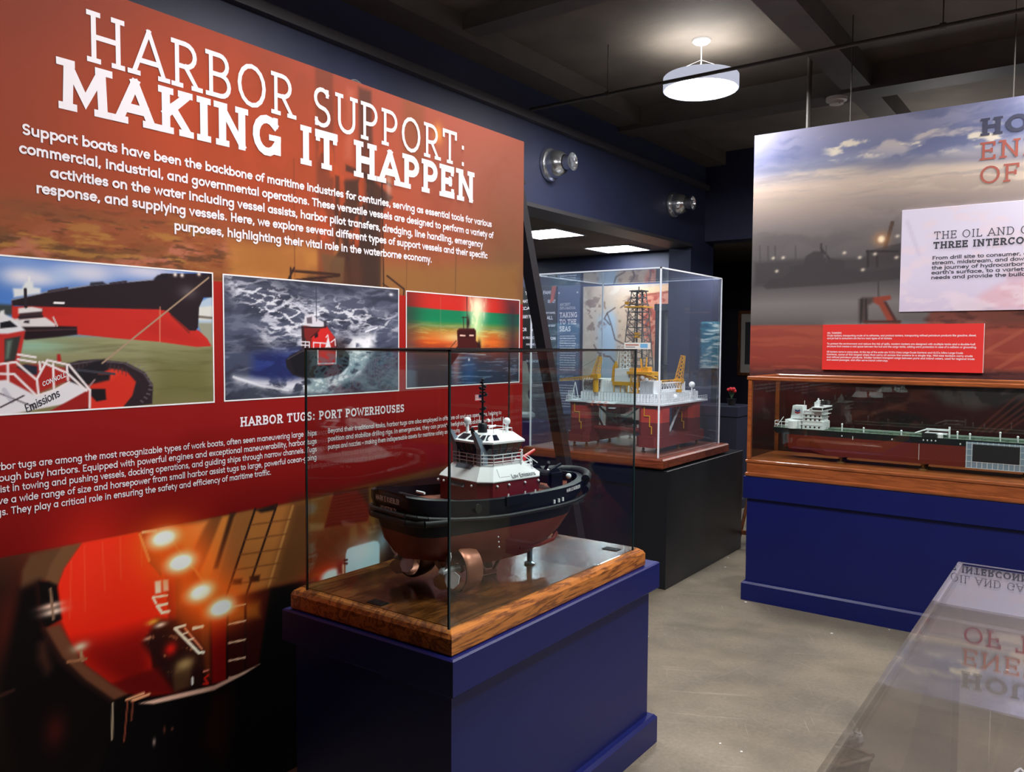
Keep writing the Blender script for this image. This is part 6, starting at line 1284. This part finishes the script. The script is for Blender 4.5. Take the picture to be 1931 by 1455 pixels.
MB().prism([(-1.575, 5.03, .93), (-1.535, 5.03, .93), (-1.535, 5.03, 1.0), (-1.565, 5.03, 1.0)], (0, .006, 0)).build('rudder', 'ship_red', TK, True)
b = MB().lathe([(.001, -.012), (.01, 0), (.006, .012)], 10, (-1.53, 5.03, .945), 'x')
for k in range(4): b.prism([(-1.532, 5.03, .945), (-1.532, 5.03 + .034 * math.cos(k * 1.571 + .3), .945 + .034 * math.sin(k * 1.571 + .3)), (-1.53, 5.03 + .03 * math.cos(k * 1.571 + .9), .945 + .03 * math.sin(k * 1.571 + .9))], (.003, 0, 0))
b.build('propeller', 'brass', TK, True)
for x in (-1.225, -.785, -.3, .12):
    MB().lathe([(.026, .867), (.026, .872), (.009, .877), (.016, .885), (.008, .893), (.02, .899), (.02, .906)], 16, (x, 4.985, 0)).build('stand', 'brass', TK, True, smooth=True)
    MB().lathe([(.026, .867), (.026, .872), (.009, .877), (.016, .885), (.008, .893), (.02, .899), (.02, .906)], 16, (x, 5.075, 0)).build('stand', 'brass', TK, True, smooth=True)
# stern house
sh = MB().box((-1.445, 4.955, 1.054), (-1.325, 5.105, 1.10)).box((-1.44, 4.96, 1.10), (-1.335, 5.1, 1.165)).box((-1.41, 4.965, 1.165), (-1.335, 5.095, 1.178)).build('deckhouse', 'ship_white', TK, True)
for k in range(4):
    MB().box((-1.45, 4.952, 1.078 + k * .022), (-1.33 + (.012 if k == 3 else 0), 5.108, 1.081 + k * .022)).build('deck_level', 'ship_white', sh, True)
for k in range(4):
    for i in range(4): MB().box((-1.43 + i * .026, 4.9535 if k == 0 else 4.9585, 1.062 + k * .022), (-1.42 + i * .026, 4.96, 1.072 + k * .022)).build('window', 'ship_tank', sh, True)
MB().box((-1.385, 4.925, 1.166), (-1.32, 5.135, 1.19)).build('bridge', 'ship_white', sh, True); MB().box((-1.3205, 4.93, 1.174), (-1.318, 5.13, 1.185)).box((-1.38, 4.923, 1.174), (-1.325, 4.9255, 1.185)).build('bridge_windows', 'ship_tank', sh, True)
MB().box((-1.39, 5.0, 1.19), (-1.36, 5.06, 1.215)).bar((-1.375, 5.03, 1.21), (-1.375, 5.03, 1.238), .008, 8, .004).bar((-1.35, 5.03, 1.19), (-1.35, 5.03, 1.23), .004, 6).bar((-1.375, 4.99, 1.222), (-1.375, 5.07, 1.222), .003, 5).build('radar_mast', 'ship_white', sh, True)
MB().box((-1.355, 5.01, 1.2), (-1.33, 5.05, 1.225)).build('mast_box', 'ship_tank', sh, True)
b = MB().bar((-1.44, 4.955, 1.06), (-1.445, 4.955, 1.16), .002, 5).bar((-1.435, 4.955, 1.19), (-1.435, 4.955, 1.225), .0018, 5)
for k in range(4): b.bar((-1.46, 4.955, 1.075 + k * .022), (-1.43, 4.955, 1.095 + k * .022), .002, 4)
b.build('outside_stairs', 'ship_white', sh, True)
fu = MB().rings([[(-1.525, 4.985, 1.11), (-1.455, 4.985, 1.11), (-1.455, 5.075, 1.11), (-1.525, 5.075, 1.11)], [(-1.515, 4.99, 1.19), (-1.455, 4.99, 1.19), (-1.455, 5.07, 1.19), (-1.515, 5.07, 1.19)]]).build('funnel', 'ship_white', TK, True)
for z, mm in ((1.158, 'logo_blue'), (1.146, 'logo_red')):
    MB().add([(-1.5, 4.985, z), (-1.4845, 4.985, z - .006), (-1.469, 4.985, z), (-1.469, 4.985, z + .009), (-1.4845, 4.985, z + .003), (-1.5, 4.985, z + .009)], [(0, 1, 4, 5), (1, 2, 3, 4)]).build('funnel_chevron', mm, fu, True)
MB().box((-1.55, 4.96, 1.054), (-1.455, 5.1, 1.105)).lathe([(.03, 1.054), (.03, 1.1)], 14, (-1.5, 4.955, 0)).build('engine_casing', 'ship_white', TK, True)
b = MB()
for k in (1.07, 1.09): b.tube([(-1.47, 4.945, k), (-1.59, 4.955, k), (-1.622, 4.99, k), (-1.622, 5.07, k)], .0016, 5)
for x in (-1.61, -1.57, -1.53, -1.49): b.bar((x, 4.955, 1.054), (x, 4.955, 1.092), .0016, 4)
b.bar((-1.6, 4.96, 1.06), (-1.56, 4.96, 1.12), .0025, 5).build('stern_railing', 'ship_white', TK, True)
b = MB()
for y in (4.985, 5.0, 5.03, 5.05): b.bar((-1.3, y, 1.062), (.3, y, 1.062), .0045, 6)
for i in range(30): b.box((-1.28 + i * .052, 4.975, 1.054), (-1.272 + i * .052, 5.06, 1.06))
b.build('deck_pipes', 'ship_green', TK, True)
b = MB()
for i in range(40): b.bar((-1.3 + i * .04, 4.934, 1.054), (-1.3 + i * .04, 4.934, 1.072), .001, 4)
for k in (1.063, 1.072): b.bar((-1.3, 4.934, k), (.25, 4.934, k), .001, 4)
b.build('deck_railing', 'ship_green', TK, True)
for x, z in ((-1.22, .03), (-.62, .025), (-.42, .035), (-1.1, .015), (-.9, .012), (-.56, .018), (-.34, .018)): MB().bar((x, 4.97, 1.054), (x, 4.97, 1.064 + z), .004, 6).ball((x, 4.97, 1.064 + z), .006, 8).build('vent_post', 'ship_white', TK, True)
b = MB().box((-.78, 4.96, 1.07), (-.67, 5.0, 1.078)).box((-.775, 4.965, 1.09), (-.66, 4.985, 1.1)).bar((-.775, 4.975, 1.06), (-.76, 4.975, 1.1), .005, 6).bar((-.66, 4.975, 1.055), (-.66, 4.975, 1.115), .005, 8).bar((-.83, 4.97, 1.07), (-.77, 4.975, 1.095), .004, 6).lathe([(.014, 1.054), (.014, 1.075), (.008, 1.08)], 12, (-.7, 4.945, 0))
b.build('midship_crane', 'ship_white', TK, True)
MB().box((-.79, 4.933, 1.056), (-.72, 4.955, 1.076)).build('manifold', 'ship_tank', TK, True)
for x, z in ((-1.21, 1.03), (-.94, 1.03), (-.6, 1.03), (-.78, 1.038), (-.76, 1.038), (-.74, 1.038), (-.72, 1.038)): MB().box((x - .003, 4.929, z - .004), (x + .003, 4.934, z + .004)).build('side_mark', 'ship_white', TK, True)
MB().box((-.802, 4.9302, .925), (-.8, 4.934, 1.015)).build('draft_line', 'ship_white', TK, True); MB().box((-1.152, 4.9302, 1.012), (-1.148, 4.934, 1.032)).build('draft_line', 'ship_white', TK, True)
cw = MB().box((-.573, 4.9285, .905), (-.29, 4.9325, 1.045)).build('cutaway', 'ship_cut', TK, True)
b = MB()
for i in range(12): b.box((-.57 + i * .0245, 4.9265, .905), (-.5675 + i * .0245, 4.9285, 1.045))
for i in range(5): b.box((-.573, 4.9265, .905 + i * .033), (-.29, 4.9285, .907 + i * .033))
b.build('cutaway_frames', 'ship_white', cw, True)
rbx = MB().rings([[(-.54 + a, 4.9245, .945 + b_), (-.32 - a, 4.9245, .945 + b_), (-.32, 4.9245, .95 + b_), (-.32, 4.9245, 1.03 - b_), (-.54, 4.9245, 1.03 - b_), (-.54, 4.9245, .95 + b_)] for a, b_ in ((.004, 0), (.004, 0))]); 
MB().bbox((-.54, 4.9245, .942), (-.325, 4.929, 1.034), .002).build('cutaway_tank', 'ship_tank', cw, True)
# ------------------------------------------------------------------ near acrylic case
AX0, AX1, AY0, AY1, AZ = -.172, .75, .45, 1.465, 1.2
pedestal('display_pedestal', 'navy pedestal under the near acrylic case at bottom right', -.16, .74, .47, 1.45, .62, 'navy_paint')
cover('display_case', 'empty clear acrylic display case in the foreground mirroring the harbor panel', AX0, AX1, AY0, AY1, .62, AZ, 'near_acrylic', 'near_acrylic', er=.004, th=.006)
# ------------------------------------------------------------------ gallery beyond the opening
mat('donor_black', (22, 18, 20), .45); mat('panel_navy', (72, 88, 124), .5); mat('stone', (150, 144, 132), .8, var=.3, vscale=9, bump=.5, bscale=14); mat('pale_rest', (200, 198, 190), .6); mat('cabinet_dark', (30, 32, 40), .45); mat('chair_black', (24, 26, 32), .4); mat('frame_black', (20, 20, 24), .4); mat('mount_white', (206, 204, 198), .6); mat('photo_grey', (70, 74, 82), .5); mat('flower_red', (190, 30, 40), .5); mat('leaf', (50, 80, 46), .6); mat('flame', (214, 84, 40), .5)
def ceil_panel(x, y, label):
    t = thing('ceiling_light', label, 'ceiling light', (x, y, 2.75), 0, 'square ceiling lights in the gallery')
    MB().box((-.29, -.29, -.012), (.29, .29, -.006)).build('diffuser', 'panel_glow', t)
    for a, b in (((-.31, -.31), (.31, -.29)), ((-.31, .29), (.31, .31)), ((-.31, -.29), (-.29, .29)), ((.29, -.29), (.31, .29))): MB().box((a[0], a[1], -.018), (b[0], b[1], 0)).build('frame', 'white_metal', t)
    return t
c0 = ceil_panel(-4.86, 7.27, 'square ceiling light in the gallery, the one next to the red panel edge')
dup(c0, (-4.88, 8.88, 2.75), label='square ceiling light in the gallery, deeper and right of its twin')
dup(c0, (-7.4, 7.27, 2.75), label='square ceiling light deep in the gallery on the left'); dup(c0, (-7.4, 8.88, 2.75), label='square ceiling light deepest in the gallery on the left')
GY = 9.4
d = thing('donor_board', 'black board of white donor names beside the red panel edge', 'board', (-6.4, GY, 1.3))
MB().box((-6.95, GY - .02, .9), (-6.095, GY + .018, 2.36)).build('board', 'donor_black', d, True)
h = MB()
for t, x, w_, z, c in (('TELLEPSEN FAMILY', -6.62, .5, 2.25, .05), ('ATLANTIC ALLIANCE', -6.75, .45, 2.14, .045), ('CROWLEY', -6.24, .13, 2.13, .045), ('EXCALIBAR', -6.75, .45, 2.04, .045), ('BETHANY PRODUCTS', -6.75, .4, 1.92, .05), ('ALL', -6.25, .1, 1.9, .05), ('OR', -6.67, .08, 1.74, .05), ('FUND', -6.5, .16, 1.74, .03), ('THE PROJECTS FUND', -6.7, .4, 1.63, .035), ('TON', -6.22, .12, 1.62, .04), ('MARINE COMPANY', -6.6, .35, 1.54, .03), ('A. HOWELL MARINE TOWING', -6.72, .46, 1.44, .04), ('ENERGY GROUP', -6.28, .17, 1.8, .03), ('IN MEMORY OF', -6.6, .3, 1.3, .035), ('SHIP CHANNEL', -6.27, .16, 1.98, .025)):
    text(h, t, (x, GY - .0215, z), (1, 0, 0), (0, 0, 1), c, w_, .2)
h.build('donor_names', 'letter_white', d, True)
b = MB(); b.prism([(-6.2, GY - .021, 2.12), (-6.14, GY - .021, 2.16), (-6.1, GY - .021, 2.36), (-6.17, GY - .021, 2.36)], (0, -.002, 0)); b.build('flame_mark', 'flame', d, True)
b = thing('exhibit_panel', 'tall grey-blue TAKING TO THE SEAS text panel in the gallery', 'exhibit panel', (-5.9, GY, 1.3))
MB().box((-6.075, GY - .025, .6), (-5.73, GY + .018, 2.36)).build('board', 'panel_navy', b, True)
h = MB(); ty = GY - .0265
text(h, 'ANCIENT', (-6.035, ty, 2.085), (1, 0, 0), (0, 0, 1), .035, .17, .1, True); text(h, 'EXPLORATION:', (-6.035, ty, 2.035), (1, 0, 0), (0, 0, 1), .035, .26, .1, True)
for i, t in enumerate(('TAKING', 'TO THE', 'SEAS')): text(h, t, (-6.035, ty, 1.925 - i * .095), (1, 0, 0), (0, 0, 1), .07, (.28, .27, .18)[i], .17, True)
text(h, 'MERCANTILE', (-6.03, ty, 1.1), (1, 0, 0), (0, 0, 1), .03, .22, .1, True); text(h, 'PROSPECTORS', (-6.03, ty, 1.055), (1, 0, 0), (0, 0, 1), .03, .24, .1, True)
h.build('title', 'letter_white', b, True)
h = MB(); wd = 'sailors and traders crossed the open water in small wooden ships guided by stars currents and the coast line seeking goods and new routes'.split()
random.seed(5)
for i in range(15):
    random.shuffle(wd); text(h, ' '.join(wd[:5]), (-6.03, ty, 1.665 - i * .033), (1, 0, 0), (0, 0, 1), .016, .24 + .02 * random.random(), .2)
for i in range(9):
    random.shuffle(wd); text(h, ' '.join(wd[:5]), (-6.03, ty, .99 - i * .036), (1, 0, 0), (0, 0, 1), .016, .22 + .02 * random.random(), .2)
h.build('body_text', 'letter_white', b, True)
for x, z in ((-6.05, 2.26), (-5.755, 2.26), (-6.05, 1.46), (-5.755, 1.46)): MB().lathe([(.012, -.03), (.012, -.025)], 10, (x, GY, z), 'y').build('fixing_stud', 'white_metal', b, True)
m = thing('map_print', 'large old parchment map print with red border on the gallery wall', 'map', (-4.9, GY, 1.3))
print_mesh('map_sheet', MAP_ART, 'y', GY - .03, -5.66, -4.12, .45, 2.33, .012, m); MB().box((-5.67, GY - .028, .44), (-4.11, GY + .018, 2.34)).build('backing', 'panel_navy', m, True)
k = thing('display_cabinet', 'tall dark framed cabinet standing against the map print', 'cabinet', (-4.3, 9.2, 0))
for a, c in (((-4.47, .0), (-4.43, 2.02)), ((-4.13, .0), (-4.07, 2.02))): MB().box((a[0], 9.12, a[1]), (c[0], 9.3, c[1])).build('side', 'cabinet_dark', k, True)
MB().box((-4.48, 9.11, 1.98), (-4.06, 9.31, 2.06)).build('top', 'cabinet_dark', k, True); MB().box((-4.47, 9.12, 0), (-4.07, 9.3, .84)).build('lower_box', 'cabinet_dark', k, True); MB().box((-4.43, 9.285, .84), (-4.13, 9.3, 1.98)).build('back_panel', 'pale_rest', k, True)
b = MB()
for x in (-4.26, -4.22, -4.18): b.bar((x, 9.2, 1.35), (x, 9.2, 1.85), .012, 8)
b.box((-4.28, 9.18, 1.84), (-4.15, 9.22, 1.88)); b.build('hanging_bars', 'cabinet_dark', k, True)
MB().box((-4.43, 9.13, 1.3), (-4.13, 9.28, 1.315)).build('shelf', 'cabinet_dark', k, True)
# stone artefact
pedestal('display_pedestal', 'small navy pedestal in the gallery under the stone artefact', -6.75, -6.12, 8.75, 9.3, .53, 'navy_paint', rim=.01, rh=0, ph=0)
cover('display_case', 'clear display case around the stone artefact in the gallery', -6.72, -6.14, 8.78, 9.27, .53, 1.42, 'case_acrylic', 'case_acrylic', er=.003)
st = thing('stone_anchor', 'upright rough grey stone artefact in the gallery case', 'stone artefact', (-6.46, 9.03, .53))
rs = []
for i in range(13):
    z = .1 + i * .058; w0 = .17 + .03 * math.sin(i * 1.1) - (.1 if i > 11 else 0.03 if i > 10 else 0)
    rs.append([(w0 * math.cos(a) * (1 + .08 * math.sin(3 * a + i)), .07 * math.sin(a) * (1 + .1 * math.sin(2 * a + i * .7)), z) for a in [2 * math.pi * q / 18 for q in range(18)]])
MB().rings(rs).build('stone_body', 'stone', st, smooth=True); MB().lathe([(.035, -.002), (.035, .01)], 16, (0, -.075, .72), 'y').build('bored_hole', 'donor_black', st)
MB().bbox((-.2, -.09, .0), (.2, .09, .105), .03).build('rest', 'pale_rest', st)
# picture frames seen in the dark doorway
f = thing('picture_frame', 'dim framed picture on the dark far wall beyond the doorway', 'picture', (-4.0, 11.29, 1.59))
for a, c in (((-.22, -.46), (.22, -.42)), ((-.22, .42), (.22, .46)), ((-.22, -.42), (-.18, .42)), ((.18, -.42), (.22, .42))): MB().box((a[0], -.03, a[1]), (c[0], .01, c[1])).build('frame_side', 'easel_wood', f)
MB().box((-.18, -.005, -.42), (.18, .0, .42)).build('mount', 'mount_white', f); MB().box((-.12, -.008, -.3), (.12, -.005, .3)).build('picture', 'photo_grey', f)
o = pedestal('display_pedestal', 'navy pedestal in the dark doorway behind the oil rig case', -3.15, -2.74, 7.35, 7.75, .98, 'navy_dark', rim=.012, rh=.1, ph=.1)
fl = thing('flower_pot', 'small red flowers in a dark pot on the doorway pedestal', 'flowers', (-2.86, 7.5, .98))
MB().lathe([(.03, 0), (.045, .06), (.048, .065), (.04, .065)], 16).build('pot', 'donor_black', fl, smooth=True)
for i in range(7):
    a = i * 2.4; x, y = .03 * math.cos(a), .03 * math.sin(a); sm = MB().bar((0, 0, .06), (x, y, .13 + .01 * (i % 3)), .002, 4).build('stem', 'leaf', fl); MB().ball((x, y, .14 + .01 * (i % 3)), .018, 8).build('flower_head', 'flower_red', sm)
# ------------------------------------------------------------------ seen in reflection: wave picture and chair behind the harbor panel
WAVE = [('vgrad', [(1.25, (120, 170, 190)), (1.45, (60, 130, 160)), (1.7, (40, 110, 140)), (1.85, (90, 150, 180))]), ('noise', 81, .12, .03, (220, 236, 240), .5, .66, .9, None, .02), ('noise', 82, .2, .05, (24, 80, 110), .55, .75, .7, None, .02), ('noise', 83, .04, .02, (236, 244, 246), .58, .68, .8, [(-1.45, 1.25), (-.95, 1.25), (-.95, 1.5), (-1.45, 1.5)], .05)]
w = thing('wave_picture', 'turquoise wave picture on the back wall, mirrored in the oil rig cover', 'picture', (-1.24, 8.29, 1.56))
MB().box((-1.46, 8.27, 1.31), (-1.02, 8.298, 1.81)).build('canvas_edge', 'frame_black', w, True); print_mesh('canvas', WAVE, 'y', 8.268, -1.46, -1.02, 1.31, 1.81, .006, w)
c = thing('armchair', 'black armchair below the wave picture, mirrored in the oil rig cover', 'chair', (-1.45, 7.55, 0), R(-70))
MB().bbox((-.24, -.24, .42), (.24, .24, .48), .02).build('seat', 'chair_black', c)
MB().rings([[(-.22, .2, .48), (.22, .2, .48), (.22, .25, .48), (-.22, .25, .48)], [(-.22, .24, .75), (.22, .24, .75), (.22, .28, .75), (-.22, .28, .75)], [(-.18, .29, .98), (.18, .29, .98), (.18, .32, .98), (-.18, .32, .98)]]).build('backrest', 'chair_black', c)
for x in (-.22, .22):
    for y in (-.21, .22): MB().bar((x, y, 0), (x, y, .43), .018, 6).build('leg', 'chair_black', c)
    MB().tube([(x, -.18, .45), (x, -.2, .66), (x, .24, .68)], .018, 6).build('armrest', 'chair_black', c)
# ------------------------------------------------------------------ wooden easel behind the rig pedestal
e = thing('wooden_easel', 'dark wooden easel leg standing between the rig pedestal and the tanker pedestal', 'easel', (-2.14, 6.05, 0))
for nm, a, q in (('leg', (-.09, -.02, 0), (.03, .1, .75)), ('leg', (.14, .0, 0), (.04, .1, .75)), ('leg', (.03, .32, 0), (.035, .12, .75))): MB().bar(a, q, .014, 4).build(nm, 'easel_wood', e)
MB().box((-.1, -.03, .1), (.15, .0, .13)).build('crossbar', 'easel_wood', e)
# ------------------------------------------------------------------ pale ship model inside the near acrylic case
mat('hull_pale', (206, 190, 168), .45, var=.05, vscale=10); mat('hull_line', (120, 96, 74), .5)
MS = thing('model_ship', 'pale ship model with white rigging inside the foreground acrylic case', 'model ship', (.28, 1.2, .6215))
def sb(x): return float(np.interp(x, [-.37, -.34, -.28, -.18, .1, .3, .36], [.003, .03, .062, .09, .095, .085, .05]))
sx = [-.37, -.36, -.34, -.31, -.28, -.23, -.18, -.05, .1, .2, .3, .34, .36]
rs = []
for x in sx:
    w = sb(x); top = .3 + .05 * max(0, -(x + .05) / .32) ** 2 + .02 * max(0, (x - .1) / .26)
    h = [(x, w, top), (x + .012, w * .96, top - .07), (x + .04 * (x < -.2), w * .7, .13), (x + .06 * (x < -.2), w * .2, .06), (x + .06 * (x < -.2), .002, .05)]
    rs.append([(a, -b, c_) for a, b, c_ in h] + [(a, b, c_) for a, b, c_ in h[::-1]])
MB().rings(rs, closed=False).build('hull', 'hull_pale', MS, smooth=True)
MB().add([(x + .004, s * max(.001, sb(x) - .006), .285 + .05 * max(0, -(x + .05) / .32) ** 2) for x in sx for s in (1, -1)], [(2 * i, 2 * i + 1, 2 * i + 3, 2 * i + 2) for i in range(len(sx) - 1)]).build('deck', 'oak_top', MS)
b = MB()
for s in (1, -1): b.tube([(x, s * (sb(x) + .002), .3 + .05 * max(0, -(x + .05) / .32) ** 2 + .02 * max(0, (x - .1) / .26)) for x in sx], .004, 6)
b.build('gunwale', 'hull_line', MS)
MB().bbox((-.02, -.05, .285), (.16, .05, .36), .006).box((.0, -.04, .36), (.1, .04, .41)).build('deckhouse', 'ship_white', MS)
MB().bar((-.16, 0, .28), (-.16, 0, .5), .006, 8, .003).build('foremast', 'ship_white', MS); MB().bar((.2, 0, .28), (.2, 0, .48), .006, 8, .003).build('mainmast', 'ship_white', MS)
MB().bar((-.3, 0, .345), (-.35, 0, .385), .008, 8).bar((-.33, -.03, .36), (-.33, .03, .36), .006, 6).ball((-.345, 0, .37), .014, 8).build('bow_fitting', 'ship_white', MS)
MB().bar((-.345, 0, .385), (-.16, 0, .49), .0018, 4).bar((-.16, 0, .49), (.2, 0, .47), .0018, 4).bar((-.16, 0, .49), (-.1, .07, .3), .0018, 4).bar((-.16, 0, .49), (-.1, -.07, .3), .0018, 4).build('rigging', 'ship_white', MS)
for x in (-.18, .18): MB().prism([(x - .01, -.06, 0), (x - .01, .06, 0), (x - .01, .05, .1), (x - .01, .0, .06), (x - .01, -.05, .1)], (.02, 0, 0)).build('cradle', 'oak_trim', MS)
